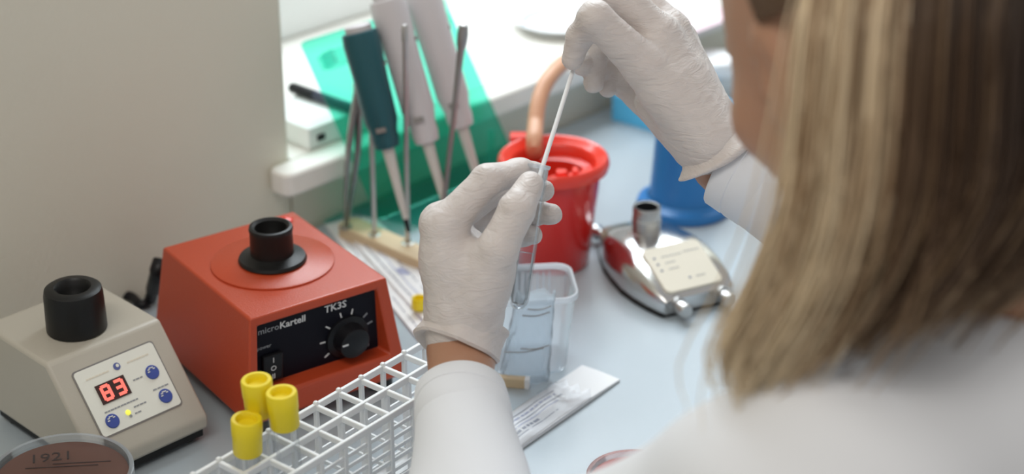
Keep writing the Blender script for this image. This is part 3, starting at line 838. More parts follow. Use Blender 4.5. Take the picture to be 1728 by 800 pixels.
# burner chimney
ct = Vector((-0.003, 0.086, 0.037))
MB().lathe([(0.0150, -0.004), (0.0150, 0.0015), (0.0126, 0.0030), (0.0126, 0.0100), (0.0132, 0.0105), (0.0132, 0.0160), (0.0126, 0.0165), (0.0126, 0.0265), (0.0120, 0.0275), (0.0102, 0.0270), (0.0100, 0.006), (0, 0.006)], 40,
           M=Matrix.Translation(ct), cap=False).build('chimney', M_STEELB, br)
MB().lathe([(0.0, 0.0080), (0.0099, 0.0080), (0.0099, 0.0262), (0.0112, 0.0279), (0.0118, 0.0277)], 32, M=Matrix.Translation(ct), cap=False).build('chimney_liner', M_BLACK, br)
MB().lathe([(0.0, 0.0150), (0.0096, 0.0150), (0.0096, 0.0160), (0.0, 0.0160)], 24, M=Matrix.Translation(ct), cap=False).build('flame_grid', M_STEELDARK, br)
# gas inlet at the back
gi = Vector((-0.012, 0.150, 0.011))
gdir = Vector((-0.5, 1, 0)).normalized()
MB().lathe([(0.0050, 0.0), (0.0050, 0.004), (0.0072, 0.0045), (0.0072, 0.010), (0.0055, 0.0105), (0.0055, 0.014), (0.0042, 0.015), (0.0046, 0.018), (0.0038, 0.024), (0, 0.024)], 24, M=axis_frame(gi, gdir)).build('gas_inlet', M_STEEL, br)
inlet_w = Vector((bo.x, bo.y, 0))+(bw_*(gi+gdir*0.022).x+bnn*(gi+gdir*0.022).y+UPV*gi.z)*BSC

# hose from the burner up behind the bin
hs = thing('rubber_hose', 'tan rubber gas hose rising behind the red bin', 'hose', (inlet_w.x, inlet_w.y, 0), 0)
Lh = local(hs)
hd = P(925, 325, 0.0)
dd = 1.54
pts = [inlet_w, inlet_w+Vector((-0.02, 0.035, -0.003)), hd+Vector((0.035, 0.015, 0.0085)), hd+Vector((-0.006, 0.028, 0.014)), Q(902, 255, dd), Q(904, 205, dd+0.01), Q(911, 165, dd+0.02), Q(928, 130, dd+0.035), Q(962, 100, dd+0.07), Q(1020, 85, dd+0.11),
       P(1090, 78, SILL_Z+0.0075), P(1150, 60, SILL_Z+0.0075)]
pts[1].z = 0.0085
MB().tube(smooth_path([Lh @ q for q in pts]), 0.0068, 16).build('hose', M_HOSE, hs)

# ================================================================== blue stand and light blue box
bs = P(1154, 350, 0.0)
bl = thing('blue_stand', 'blue plastic cone on a round foot behind the burner', 'stand', (bs.x, bs.y, 0), 0)
MB().lathe([(0, 0), (0.040, 0), (0.0415, 0.002), (0.0415, 0.005), (0.0400, 0.0085), (0.0345, 0.0105), (0.0320, 0.013)], 56, cap=False).build('foot_ring', M_BLUE, bl)
MB().lathe([(0.0325, 0.008), (0.0305, 0.014), (0.0265, 0.070), (0.0255, 0.085), (0.0235, 0.088), (0.0225, 0.084), (0, 0.082)], 48, cap=False).build('cone', M_BLUE, bl)
bx0 = P(1032, 203, 0.0)
lb = thing('card_box', 'light blue card box on the bench under the raised glove', 'box', (bx0.x, bx0.y, 0), math.radians(-38))
MB().box((0.055, 0.030, 0.0125), (0.110, 0.060, 0.025)).build('box_body', M_CYAN, lb, smooth=False, bevel=0.001)
MB().box((0.055, 0.030, 0.0257), (0.111, 0.061, 0.0014)).build('box_lid', M_CYAN, lb, smooth=False, bevel=0.0004)
jr = P(1205, 165, 0.0)
jar = thing('metal_jar', 'steel jar with a white lid half hidden behind the raised glove', 'jar', (jr.x, jr.y, 0), 0)
MB().lathe([(0, 0), (0.020, 0), (0.0215, 0.002), (0.0215, 0.030), (0.0205, 0.031)], 40, cap=False).build('jar_body', M_STEELB, jar)
MB().lathe([(0.0225, 0.029), (0.0230, 0.030), (0.0230, 0.041), (0.0215, 0.043), (0, 0.0435)], 40).build('jar_lid', M_WHITEP, jar)

# ================================================================== green acrylic pipette stand and pipettes
PBZ = 0.020
pb = P(640, 372, PBZ); pr_ = P(872, 277, PBZ)
pd = (pr_-pb); pd.z = 0; PLEN = pd.length; pdn = pd.normalized(); pnn = Vector((-pdn.y, pdn.x, 0))
slope = lean(pb, 507, 72, pnn)
gs = thing('pipette_stand', 'tilted green acrylic pipette stand by the window sill', 'stand', (pb.x, pb.y, 0), math.atan2(pdn.y, pdn.x))
Lg = local(gs)
sl_ = (Lg.to_3x3() @ slope); SLN = sl_.normalized(); SH = sl_.length
MG = frame((0, 0, PBZ), (1, 0, 0), SLN)
PT = 0.004
MB().prism(rrect(0, PLEN, 0, SH, 0.004), -PT/2, PT/2, MG).build('back_plate', M_GREEN, gs, bevel=0.0006)
bpl = [Lg @ P(u, v, 0) for (u, v) in ((548, 379), (572, 367), (700, 314), (860, 249), (890, 300), (720, 385), (606, 363), (592, 362))]
MB().prism([(q.x, q.y) for q in bpl], 0.0, 0.004).build('base_plate', M_GREENBASE, gs, smooth=False)
for x in (0.03, PLEN-0.03):
    MB().tube([(x+0.02, 0.022, 0.003), (x+0.02, 0.022, PBZ+0.022*sl_.z/sl_.y-0.003)], 0.0035, 12).build('strut', M_GREENBASE, gs)
# ledge with slots for the pipettes near the top, on two arms
pz = SH*0.86
MB().prism(rrect(0.012, PLEN*0.92, pz-0.008, pz+0.008, 0.003), PT/2, PT/2+0.003, MG).build('ledge', M_GREENBASE, gs, bevel=0.0004)
for x in (PLEN*0.06, PLEN*0.86):
    MB().box((x, pz, PT/2+0.010), (0.004, 0.012, 0.020), MG).build('ledge_arm', M_GREENBASE, gs, smooth=False, bevel=0.0005)

def pipette(label, body_mat, tip_px, top_px, bands, lower_px, rad=0.0125):
    b = P(*tip_px, 0.030)
    off = lean(b, *top_px, pnn)
    L = off.length; d = off.normalized()
    t = thing('pipette', label, 'pipette', b, 0, 'pipettes on the green stand')
    M = axis_frame((0, 0, 0), d)
    Lb = (lean(b, *lower_px, pnn)).length           # where the body starts
    MB().lathe([(0.0008, 0), (0.0011, 0.002), (0.0030, Lb*0.35), (0.0042, Lb*0.72), (0.0050, Lb*0.97), (0.0056, Lb*1.0)], 24, M=M).build('tip', M_TIP, t)
    if bands: MB().lathe([(0.0010, 0.0), (0.0019, 0.003), (0.0022, 0.011), (0.0012, 0.012)], 14, M=M).build('tip_end', M_BLACK, t)
    MB().lathe([(0.0066, Lb*0.985), (rad*0.72, Lb*1.0), (rad*0.82, Lb*1.10), (rad*0.80, Lb+(L-Lb)*0.12), (rad, Lb+(L-Lb)*0.22), (rad*1.02, Lb+(L-Lb)*0.55), (rad*1.12, Lb+(L-Lb)*0.86), (rad*1.05, Lb+(L-Lb)*0.94), (rad*0.55, Lb+(L-Lb)*0.955)], 32, M=M).build('handle', body_mat, t)
    MB().lathe([(0.0055, Lb+(L-Lb)*0.94), (0.0055, L-0.009), (0.0105, L-0.008), (0.0110, L-0.001), (0.0098, L), (0, L+0.0003)], 28, M=M).build('plunger', M_PIPWHITE, t)
    sb = MB().box((rad*0.98, 0, Lb+(L-Lb)*0.66), (0.003, 0.007, 0.0035), M).build('volume_mark', M_STEELDARK, t, smooth=False)
    MB().box((0, -rad*0.9, Lb+(L-Lb)*0.16), (0.008, 0.003, 0.004), M).build('volume_mark', M_STEELDARK, t, smooth=False)
    # finger hook near the top
    MB().tube([M @ Vector((0, rad*0.9, Lb+(L-Lb)*0.84)), M @ Vector((0, rad*1.9, Lb+(L-Lb)*0.86)), M @ Vector((0, rad*2.5, Lb+(L-Lb)*0.82))], [0.004, 0.0035, 0.0025], 10).build('finger_hook', body_mat, t)
    return t
pipette('dark teal pipette with a light grey plunger, leftmost on the stand', M_PIPTEAL, (690, 392), (603, 42), True, (652, 248), 0.0135)
pipette('light grey pipette in the middle of the green stand', M_PIPWHITE, (763, 384), (648, -15), False, (717, 240), 0.0135)
pipette('light grey pipette at the right end of the green stand', M_PIPWHITE, (826, 366), (706, -30), False, (777, 214), 0.0135)

# wooden block holding rods and forceps
wb0 = P(566, 380, 0.012); wb1 = P(770, 470, 0.012)
wd = (wb1-wb0); wd.z = 0; wl_ = wd.length; wdn = wd.normalized(); wnn = Vector((-wdn.y, wdn.x, 0))
wk = thing('wooden_block', 'pale wooden block with holes for rods, beside the orange mixer', 'block', (wb0.x, wb0.y, 0.0), math.atan2(wdn.y, wdn.x))
Lw = local(wk)
wblk = MB().prism(rrect(0, wl_, 0.0, 0.022, 0.006), 0.0, 0.013).build('block', M_WOOD, wk, bevel=0.001)
def hole(w):
    q = Lw @ w
    MB().lathe([(0.0052, 0.0128), (0.0052, 0.0136), (0.0036, 0.0139), (0.0034, 0.0132)], 18, cx=q.x, cy=q.y, cap=False).build('hole_rim', M_STEELDARK, wk)
def up_rod(label, u, v, top_px, rad, mtl, axis=None, name='metal_rod', head=None):
    b = P(u, v, 0.0132); off = lean(b, *top_px, axis or W)
    t = thing(name, label, 'rod', b, 0)
    L = off.length; M = axis_frame((0, 0, 0), off)
    hole(b)
    if head == 'bulb':
        MB().lathe([(0.0014, 0), (0.0018, 0.002), (0.0021, L*0.55), (0.0026, L*0.80)], 16, M=M).build('shaft', mtl, t)
        MB().lathe([(0.0026, L*0.80), (0.0030, L*0.88), (0.0042, L*0.91), (0.0046, L*0.95), (0.0036, L*0.99), (0, L)], 16, M=M).build('handle', mtl, t)
    else:
        MB().lathe([(rad*0.6, 0), (rad, 0.004), (rad, L*0.95)], 16, M=M).build('shaft', mtl, t)
        MB().lathe([(rad*1.25, L*0.93), (rad*1.25, L-0.001), (rad*0.9, L), (0, L)], 16, M=M).build('end_cap', mtl, t)
    return t
up_rod('straight steel rod in the wooden block beside the forceps', 632, 396, (622, 66), 0.0021, M_STEELB)
up_rod('straight steel rod in the wooden block in front of the pipettes', 688, 410, (683, 42), 0.0021, M_STEELB)
up_rod('thick-headed grey rod leaning to the right over the green stand', 741, 418, (783, 38), 0.002, M_STEELDARK, name='loop_holder', head='bulb')
# forceps
fb = P(584, 383, 0.0132)
fc = thing('forceps', 'steel forceps standing points down in the wooden block', 'forceps', fb, 0)
off = lean(fb, 606, 140, W)
L = off.length; fdn = off.normalized(); sx = (W-fdn*W.dot(fdn)).normalized()
hole(fb)
for s in (-1, 1):
    pts = [sx*(s*0.0013), sx*(s*0.0022)+fdn*L*0.12, sx*(s*0.0050)+fdn*L*0.42, sx*(s*0.0048)+fdn*L*0.62, sx*(s*0.0026)+fdn*L*0.85, sx*(s*0.0012)+fdn*L]
    q = smooth_path(pts, 5)
    MB().tube(q, [0.0014+0.0052*min(1, (i/len(q))*2.0) for i in range(len(q))], 10, ey=0.45).build('arm', M_STEELDARK, fc)
MB().tube([fdn*L*0.97, fdn*L*1.015], [0.0050, 0.0044], 12).build('joint', M_STEELB, fc)

# ================================================================== on the sill
def on_sill(u, v, z=0.0): return P(u, v, SILL_Z+z)
bxp = P(522, 254, SILL_Z)
wbx = thing('white_box', 'small white box with a dark port on the window sill', 'box', bxp, WA)
MB().box((0.040, 0.034, 0.0095), (0.080, 0.068, 0.019)).build('box_body', M_BOXW, wbx, smooth=False, bevel=0.0012)
MB().box((0.013, -0.0006, 0.0085), (0.008, 0.0016, 0.005)).build('port', M_BLACK, wbx, smooth=False)
for z in (0.008, 0.011): MB().box((-0.0004, 0.040, z), (0.001, 0.014, 0.0011)).build('print_line', M_PRINTG, wbx, smooth=False)
pA = P(490, 147, SILL_Z+0.0235); pB = P(606, 187, SILL_Z+0.0235)
pn = thing('marker_pen', 'dark marker pen lying across the white box', 'pen', pA, 0)
dv = pB-pA; L = dv.length; M = axis_frame((0, 0, 0), dv)
MB().lathe([(0.0030, 0), (0.0042, 0.001), (0.0044, L*0.40), (0.0046, L*0.42), (0.0046, L*0.98), (0.0035, L)], 20, M=M).build('barrel', M_PEN, pn)
MB().lathe([(0.0047, 0.002), (0.0050, 0.003), (0.0050, 0.030), (0.0047, 0.031)], 20, M=M).build('cap', M_BLACK, pn)
vp = on_sill(572, 22)
vi = thing('sample_vial', 'small vial with purple cap on the window sill', 'vial', vp, 0)
MB().lathe([(0, 0), (0.0075, 0), (0.008, 0.001), (0.008, 0.018)], 20, cap=False).build('vial_body', M_WHITEP, vi)
MB().lathe([(0.0088, 0.016), (0.0088, 0.025), (0.0078, 0.026), (0, 0.026)], 20).build('vial_cap', M_PURPLE, vi)
rd = on_sill(945, 45)
rl = thing('round_dish', 'shallow round white dish on the window sill', 'dish', rd, 0)
MB().lathe([(0, 0), (0.030, 0), (0.034, 0.001), (0.047, 0.011), (0.049, 0.0118), (0.047, 0.0122), (0.033, 0.003), (0, 0.0024)], 56, cap=False).build('dish_shell', M_WHITEP, rl)
MB().lathe([(0.0345, 0.0041), (0.0385, 0.0070), (0.0375, 0.0072), (0.0340, 0.0046)], 56, cap=False).build('blue_band', mat('pale_blue_print', (0.55, 0.70, 0.82), rough=0.4), rl)
pk = on_sill(1150, 40)
pp = thing('pink_sheet', 'pale pink paper sheet on the window sill', 'paper', pk, WA)
MB().box((0, 0.0, 0.0008), (0.13, 0.055, 0.0016)).build('sheet', M_PINK, pp, smooth=False)
gp = P(708, 520, 0.006)
yc = thing('tube_cap', 'small loose yellow cap on the paper pouches behind the wrist', 'cap', gp, 0)
MB().lathe([(0, 0), (0.0060, 0), (0.0064, 0.001), (0.0060, 0.0085), (0.0054, 0.0095), (0.0045, 0.0092), (0.0040, 0.004), (0, 0.004)], 24, cap=False).build('cap_shell', M_YELLOW, yc)

# ================================================================== person
def V3(p): return np.array([p[0], p[1], p[2]], np.float32)
def J(u, v, d): return V3(Q(u, v, d))
HIP = Vector((0.34, 0.69, FLOOR_Z))
person = thing('person', 'person with long blond hair, white lab coat and pale gloves bending over the bench', 'person', HIP, 0)
OFF = (HIP.x, HIP.y, HIP.z)
# joints
NECK = V3(Q(1728, 556, 0.93))
face_az = math.radians(46)                                   # torso looks along the wall normal
TF = np.array([-math.sin(face_az), math.cos(face_az), 0], np.float32)    # forward of the torso
TL = np.array([-TF[1], TF[0], 0], np.float32)                # her left
SHL = NECK+TL*0.165+np.array([0, 0, -0.034], np.float32)-TF*0.0
SHR = NECK-TL*0.160+np.array([0, 0, -0.040], np.float32)+TF*0.03
PELV = np.array([HIP.x, HIP.y, -0.27], np.float32)
ELL = J(812, 1050, 1.03)
WRL = J(779, 588, 1.192)
ELR = np.array([0.345, 1.045, 0.105], np.float32)
WRR = J(1214, 256, 1.244)

CUFL = J(777, 667, 1.164); CUFR = J(1228, 280, 1.249)
LW_ax = (ELL-CUFL)/np.linalg.norm(ELL-CUFL); RW_ax = (ELR-CUFR)/np.linalg.norm(ELR-CUFR)
# ---------------------------------------------------------------- gloves
def mat_glove():
    m = bpy.data.materials.new('latex_glove'); m.use_nodes = True
    nt = m.node_tree; b = nt.nodes['Principled BSDF']
    b.inputs['Base Color'].default_value = (0.74, 0.69, 0.66, 1)
    b.inputs['Roughness'].default_value = 0.48
    b.inputs['Subsurface Weight'].default_value = 0.15
    b.inputs['Subsurface Radius'].default_value = (0.004, 0.0025, 0.002)
    b.inputs['Subsurface Scale'].default_value = 1.0
    tc = nt.nodes.new('ShaderNodeTexCoord')
    n1 = nt.nodes.new('ShaderNodeTexNoise'); n1.inputs['Scale'].default_value = 55; n1.inputs['Detail'].default_value = 3; n1.inputs['Distortion'].default_value = 1.6
    mp = nt.nodes.new('ShaderNodeMapping'); mp.inputs['Rotation'].default_value = (0.3, 0.5, 0.6); mp.inputs['Scale'].default_value = (1.0, 1.0, 3.2)
    nt.links.new(tc.outputs['Object'], mp.inputs['Vector']); nt.links.new(mp.outputs['Vector'], n1.inputs['Vector'])
    rp = nt.nodes.new('ShaderNodeMath'); rp.operation = 'PINGPONG'; rp.inputs[1].default_value = 0.5
    ab = nt.nodes.new('ShaderNodeMath'); ab.operation = 'MULTIPLY'; ab.inputs[1].default_value = 1.9
    nt.links.new(n1.outputs['Fac'], ab.inputs[0]); nt.links.new(ab.outputs[0], rp.inputs[0])
    n2 = nt.nodes.new('ShaderNodeTexNoise'); n2.inputs['Scale'].default_value = 260; n2.inputs['Detail'].default_value = 2
    nt.links.new(mp.outputs['Vector'], n2.inputs['Vector'])
    ad = nt.nodes.new('ShaderNodeMath'); ad.operation = 'MULTIPLY_ADD'; ad.inputs[1].default_value = 0.22
    nt.links.new(n2.outputs['Fac'], ad.inputs[0]); nt.links.new(rp.outputs[0], ad.inputs[2])
    bp = nt.nodes.new('ShaderNodeBump'); bp.inputs['Strength'].default_value = 0.45; bp.inputs['Distance'].default_value = 0.0016
    nt.links.new(ad.outputs[0], bp.inputs['Height']); nt.links.new(bp.outputs['Normal'], b.inputs['Normal'])
    cm = nt.nodes.new('ShaderNodeMix'); cm.data_type = 'RGBA'
    cm.inputs['A'].default_value = (0.60, 0.54, 0.51, 1); cm.inputs['B'].default_value = (0.70, 0.65, 0.63, 1)
    nt.links.new(n1.outputs['Fac'], cm.inputs['Factor']); nt.links.new(cm.outputs['Result'], b.inputs['Base Color'])
    return m
M_GLOVE = mat_glove()

def chain(X, pts, rad, k=0.004):
    d = None
    for i in range(len(pts)-1):
        c = sd_cone(X, pts[i], pts[i+1], rad[i], rad[i+1])
        d = c if d is None else smin(d, c, k)
    return d
def hand_fn(palm, fingers, kp=0.012, kf=0.0050, crease=0.0012):
    def fn(X):
        d = None
        for (a, b, ra, rb) in palm:
            c = sd_cone(X, a, b, ra, rb); d = c if d is None else smin(d, c, kp)
        f = None
        for (pts, rad) in fingers:
            c = chain(X, pts, rad); f = c if f is None else smin(f, c, crease)
        return smin(d, f, kf)
    return fn
def bounds(pts, pad):
    a = np.array(pts); return a.min(0)-pad, a.max(0)+pad

mm = 0.001
# left hand, closed round the tube: (u, v, depth)
L_idx = [J(748, 386, 1.180), J(822, 304, 1.184), J(876, 290, 1.203), J(905, 293, 1.214)]
L_mid = [J(745, 378, 1.202), J(836, 318, 1.238), J(893, 316, 1.240), J(917, 322, 1.228)]
L_rng = [J(752, 388, 1.224), J(850, 362, 1.256), J(904, 358, 1.252), J(931, 362, 1.238)]
L_pnk = [J(765, 408, 1.242), J(838, 400, 1.256), J(880, 397, 1.252), J(900, 397, 1.244)]
L_thb = [J(806, 505, 1.178), J(838, 424, 1.168), J(872, 354, 1.170), J(895, 312, 1.180)]
cw = J(778, 560, 1.192)
palmL = [(J(765, 530, 1.182), L_idx[0], 16.0*mm, 14.0*mm), (J(767, 535, 1.195), L_mid[0], 16.0*mm, 14.0*mm),
         (J(775, 540, 1.210), L_rng[0], 15.5*mm, 13.0*mm), (J(795, 535, 1.218), L_pnk[0], 15*mm, 12.0*mm),
         (J(804, 528, 1.185), J(828, 445, 1.178), 16.5*mm, 15.5*mm), (J(812, 510, 1.213), J(820, 440, 1.225), 14*mm, 13*mm),
         (J(785, 480, 1.200), J(780, 430, 1.205), 20*mm, 18*mm),
         (J(777, 574, 1.194), J(779, 535, 1.196), 19.0*mm, 19*mm), (J(784, 576, 1.190), J(788, 540, 1.192), 19.0*mm, 18.5*mm),
         (J(755, 440, 1.183), J(815, 470, 1.180), 15*mm, 15*mm)]
fingL = [(L_idx, [13.0*mm, 9.8*mm, 8.4*mm, 7.6*mm]), (L_mid, [12.5*mm, 10*mm, 8.4*mm, 7.2*mm]),
         (L_rng, [12*mm, 9.6*mm, 8.0*mm, 7.0*mm]), (L_pnk, [11*mm, 8.6*mm, 7.2*mm, 6.2*mm]),
         (L_thb, [16*mm, 12.6*mm, 11.0*mm, 8.6*mm])]
allp = [p for f, _ in fingL for p in f]+[p for q in palmL for p in q[:2]]
def glove(name, palm, fing, allp, wrist, elbow, label, cuff):
    base = hand_fn(palm, fing)
    def fn(X):
        d = base(X)
        # soft gathers running from the cuff and over the knuckles
        w = 0.00012*np.sin(X[..., 0]*520+X[..., 2]*340+2*np.sin(X[..., 1]*160))+0.0001*np.sin(X[..., 2]*780-X[..., 0]*260+1.7*np.sin(X[..., 0]*210))
        return d+w
    lo, hi = bounds(allp, 0.028)
    V, Fc = sdf_mesh(fn, lo, hi, 0.00125)
    V = relax(V, Fc, 1, 0.5)
    g = np_mesh(name, V, Fc, M_GLOVE, person, OFF)
    g['label'] = label
    c = cuff()
    c.build('cuff', M_GLOVE, g, M=Matrix.Translation(-Vector(OFF)))
    return g
def cuff_left():
    """rolled back band, tilted round the wrist"""
    A = Vector(J(780, 564, 1.192)); ax = (Vector(J(786, 500, 1.197))-Vector(J(778, 620, 1.185))).normalized()
    ax = (ax+CR*0.30+FW*0.10).normalized()
    sd = (CR-ax*CR.dot(ax)).normalized(); fd = ax.cross(sd)
    rings = []
    prof = [(-0.0010, -0.0085), (0.0022, -0.0105), (0.0040, -0.0108), (0.0052, -0.0092), (0.0046, -0.0072), (0.0034, -0.002), (0.0030, 0.003), (0.0030, 0.0060), (0.0038, 0.0078), (0.0034, 0.0098), (0.0016, 0.0106), (-0.0004, 0.0098), (-0.0030, 0.0080), (-0.0028, -0.004), (-0.0010, -0.0085)]
    for (dr, h) in prof:
        ring = []
        for k in range(72):
            a = 2*math.pi*k/72
            wv = 0.0008*math.sin(3*a+h*180)+0.0004*math.sin(8*a+1.3)
            ring.append(A+ax*(h*1.05+0.0014*math.sin(2*a+0.6))+sd*((0.0226+dr*1.15+wv)*math.cos(a))+fd*((0.0226+dr*1.15+wv)*math.sin(a)))
        rings.append(ring)
    return MB().loft(rings, cap=False)
gl = glove('glove', palmL, fingL, allp, WRL, ELL, 'pale latex glove gripping the glass tube', cuff_left)

# right hand, pinching the swab from above
R_idx = [J(1088, 112, 1.222), J(1004, 30, 1.203), J(978, 62, 1.220), J(966, 100, 1.229)]
R_mid = [J(1112, 62, 1.234), J(1040, -22, 1.226), J(1010, 60, 1.258), J(1002, 140, 1.262)]
R_rng = [J(1132, 52, 1.252), J(1075, -15, 1.256), J(1040, 85, 1.282), J(1026, 148, 1.280)]
R_pnk = [J(1146, 68, 1.270), J(1098, 20, 1.284), J(1070, 95, 1.296), J(1058, 140, 1.292)]
R_thb = [J(1150, 222, 1.262), J(1085, 160, 1.282), J(1026, 118, 1.286), J(984, 108, 1.258)]
palmR = [(J(1192, 238, 1.232), R_idx[0], 16*mm, 14*mm), (J(1202, 228, 1.238), R_mid[0], 16.5*mm, 14*mm), (J(1208, 225, 1.250), R_rng[0], 15.5*mm, 13*mm),
         (J(1212, 225, 1.258), R_pnk[0], 14.5*mm, 12*mm), (J(1175, 240, 1.250), J(1105, 172, 1.262), 17*mm, 13.5*mm),
         (J(1212, 250, 1.242), J(1190, 225, 1.243), 21*mm, 20*mm), (J(1150, 150, 1.243), J(1170, 190, 1.244), 17*mm, 17*mm),
         (J(1120, 150, 1.232), J(1160, 200, 1.240), 15*mm, 15.5*mm)]
fingR = [(R_idx, [14*mm, 10.8*mm, 8.4*mm, 7.2*mm]), (R_mid, [13*mm, 10*mm, 8.4*mm, 7*mm]), (R_rng, [12*mm, 9.4*mm, 8*mm, 6.8*mm]),
         (R_pnk, [11*mm, 8.4*mm, 7*mm, 6*mm]), (R_thb, [15*mm, 12*mm, 10*mm, 8*mm])]
allr = [p for f, _ in fingR for p in f]+[p for q in palmR for p in q[:2]]
def cuff_right():
    A = Vector(J(1205, 240, 1.242)); ax = (Vector(J(1150, 175, 1.240))-A).normalized()
    ax = (ax+CU*0.10).normalized()
    sd = (CR-ax*CR.dot(ax)).normalized(); fd = ax.cross(sd)
    rings = []
    prof = [(-0.0010, 0.008), (0.0012, 0.004), (0.0036, -0.004)]+[(0.0068+0.0027*math.cos(math.radians(q_)), -0.0120+0.0027*math.sin(math.radians(q_))) for q_ in range(70, -171, -30)]+[(0.0030, -0.006), (0.0008, 0.000), (-0.0010, 0.008)]
    for (dr, h) in prof:
        ring = []
        for k in range(64):
            a = 2*math.pi*k/64
            fla = max(0.0, math.cos(a-math.pi*1.0))**1.4          # the flap standing away at the lower left
            out = max(0.0, -h)/0.0125
            wv = 0.0010*math.sin(3*a+h*220)
            ring.append(A+ax*(h+0.006*fla*out)+sd*((0.0225+dr+wv+0.0012*fla*out)*math.cos(a))+fd*((0.0215+dr+wv)*math.sin(a)))
        rings.append(ring)
    return MB().loft(rings, cap=False)
gr = glove('glove', palmR, fingR, allr, WRR, ELR, 'pale latex glove pinching the white swab stick', cuff_right)

# ---------------------------------------------------------------- head (its own axes: x to her right, y forward, z up)
HC = V3(Q(1512, 52, 0.905))
yaw = math.radians(23); pit = math.radians(-30)
Rz = Matrix.Rotation(yaw, 3, 'Z') @ Matrix.Rotation(pit, 3, 'X') @ Matrix.Rotation(math.radians(-6), 3, 'Y')
HR = np.array(Rz, np.float32)                                 # columns: head axes in the world
def hp(x, y, z): return HC+HR@np.array([x, y, z], np.float32)
def head_fn(X):
    p = (X-HC)@HR
    d = sd_ell(p, (0, -0.012, 0.035), (0.074, 0.096, 0.083))                       # cranium
    d = smin(d, sd_ell(p, (0, 0.030, -0.020), (0.064, 0.060, 0.078)), 0.03)        # face
    d = smin(d, sd_cone(p, (-0.046, 0.020, -0.062), (0, 0.066, -0.098), 0.017, 0.017), 0.030)   # jaw
    d = smin(d, sd_cone(p, (0.046, 0.020, -0.062), (0, 0.066, -0.098), 0.017, 0.017), 0.030)
    d = smin(d, sd_ell(p, (0, 0.074, -0.100), (0.019, 0.016, 0.015)), 0.015)       # chin
    for s in (-1, 1):
        d = smin(d, sd_ell(p, (s*0.045, 0.054, -0.022), (0.022, 0.021, 0.019)), 0.018)   # cheek bones
        d = smax(d, -sd_ell(p, (s*0.031, 0.096, 0.004), (0.017, 0.015, 0.011)), 0.012)   # eye sockets
        d = smin(d, sd_cone(p, (s*0.015, 0.090, 0.021), (s*0.046, 0.076, 0.020), 0.006, 0.005), 0.012)   # brow
        d = smin(d, sd_ell(p, (s*0.031, 0.079, 0.003), (0.0145, 0.012, 0.011)), 0.003)    # lids over the eyeball
        ear = sd_ell(p, (s*0.074, -0.010, -0.008), (0.009, 0.018, 0.031))
        ear = smax(ear, -sd_ell(p, (s*0.083, -0.006, -0.004), (0.008, 0.010, 0.018)), 0.006)
        d = smin(d, ear, 0.006)
    d = smin(d, sd_cone(p, (0, 0.090, 0.012), (0, 0.110, -0.030), 0.007, 0.010), 0.010)  # nose
    d = smin(d, sd_ell(p, (-0.010, 0.101, -0.033), (0.008, 0.010, 0.007)), 0.006)
    d = smin(d, sd_ell(p, (0.010, 0.101, -0.033), (0.008, 0.010, 0.007)), 0.006)
    d = smin(d, sd_cone(p, (-0.016, 0.087, -0.062), (0.016, 0.087, -0.062), 0.007, 0.007), 0.006)  # lips
    d = smax(d, -sd_cone(p, (-0.024, 0.092, -0.062), (0.024, 0.092, -0.062), 0.0016, 0.0016), 0.003)
    return d
CHEST = NECK*0.62+PELV*0.38+TF*0.01
def body_fn(X):
    d = head_fn(X)
    d = smin(d, sd_cone(X, hp(0, -0.030, -0.05), NECK-np.array([0, 0, 0.02], np.float32), 0.052, 0.056), 0.03)
    t = sd_cone(X, NECK+np.array([0, 0, -0.07], np.float32), CHEST, 0.072, 0.105)
    t = smin(t, sd_cone(X, CHEST, PELV, 0.105, 0.115), 0.05)
    t = smin(t, sd_cone(X, SHL+np.array([0, 0, -0.02], np.float32), SHR+np.array([0, 0, -0.02], np.float32), 0.042, 0.042), 0.06)
    d = smin(d, t, 0.04)
    for (s, e, c, w, hnd) in ((SHL, ELL, CUFL, WRL, J(785, 500, 1.198)), (SHR, ELR, CUFR, WRR, J(1160, 185, 1.242))):
        a = sd_cone(X, s, e, 0.044, 0.036); a = smin(a, sd_cone(X, e, c, 0.034, 0.0212), 0.02); a = smin(a, sd_cone(X, c, w, 0.0212, 0.0203), 0.004)
        a = smin(a, sd_cone(X, w, hnd, 0.0205, 0.013), 0.01)
        d = smin(d, a, 0.03)
    hx = -TL
    for s in (-1, 1):
        h0 = PELV+hx*(0.09*s); k0 = h0+TF*0.36+np.array([0, 0, 0.0], np.float32); f0 = k0+np.array([0, 0, -0.40], np.float32)-TF*0.02
        l = sd_cone(X, h0, k0, 0.075, 0.052); l = smin(l, sd_cone(X, k0, f0, 0.050, 0.034), 0.02)
        l = smin(l, sd_cone(X, f0+np.array([0, 0, -0.04], np.float32), f0+TF*0.13+np.array([0, 0, -0.048], np.float32), 0.032, 0.025), 0.02)
        d = smin(d, l, 0.03)
    return d
lo, hi = bounds([hp(0, 0.13, -0.12), hp(0, -0.11, 0.13), hp(0.09, 0, 0), hp(-0.09, 0, 0), SHL, SHR, ELL, WRL, ELR, WRR, PELV, PELV+TF*0.52, np.array([HIP.x, HIP.y, FLOOR_Z+0.03])], 0.06)
lo[2] = FLOOR_Z
V, Fc = sdf_mesh(body_fn, lo, hi, 0.0062)
V = relax(V, Fc, 1, 0.4)
np_mesh('body', V, Fc, M_SKIN, person, OFF)
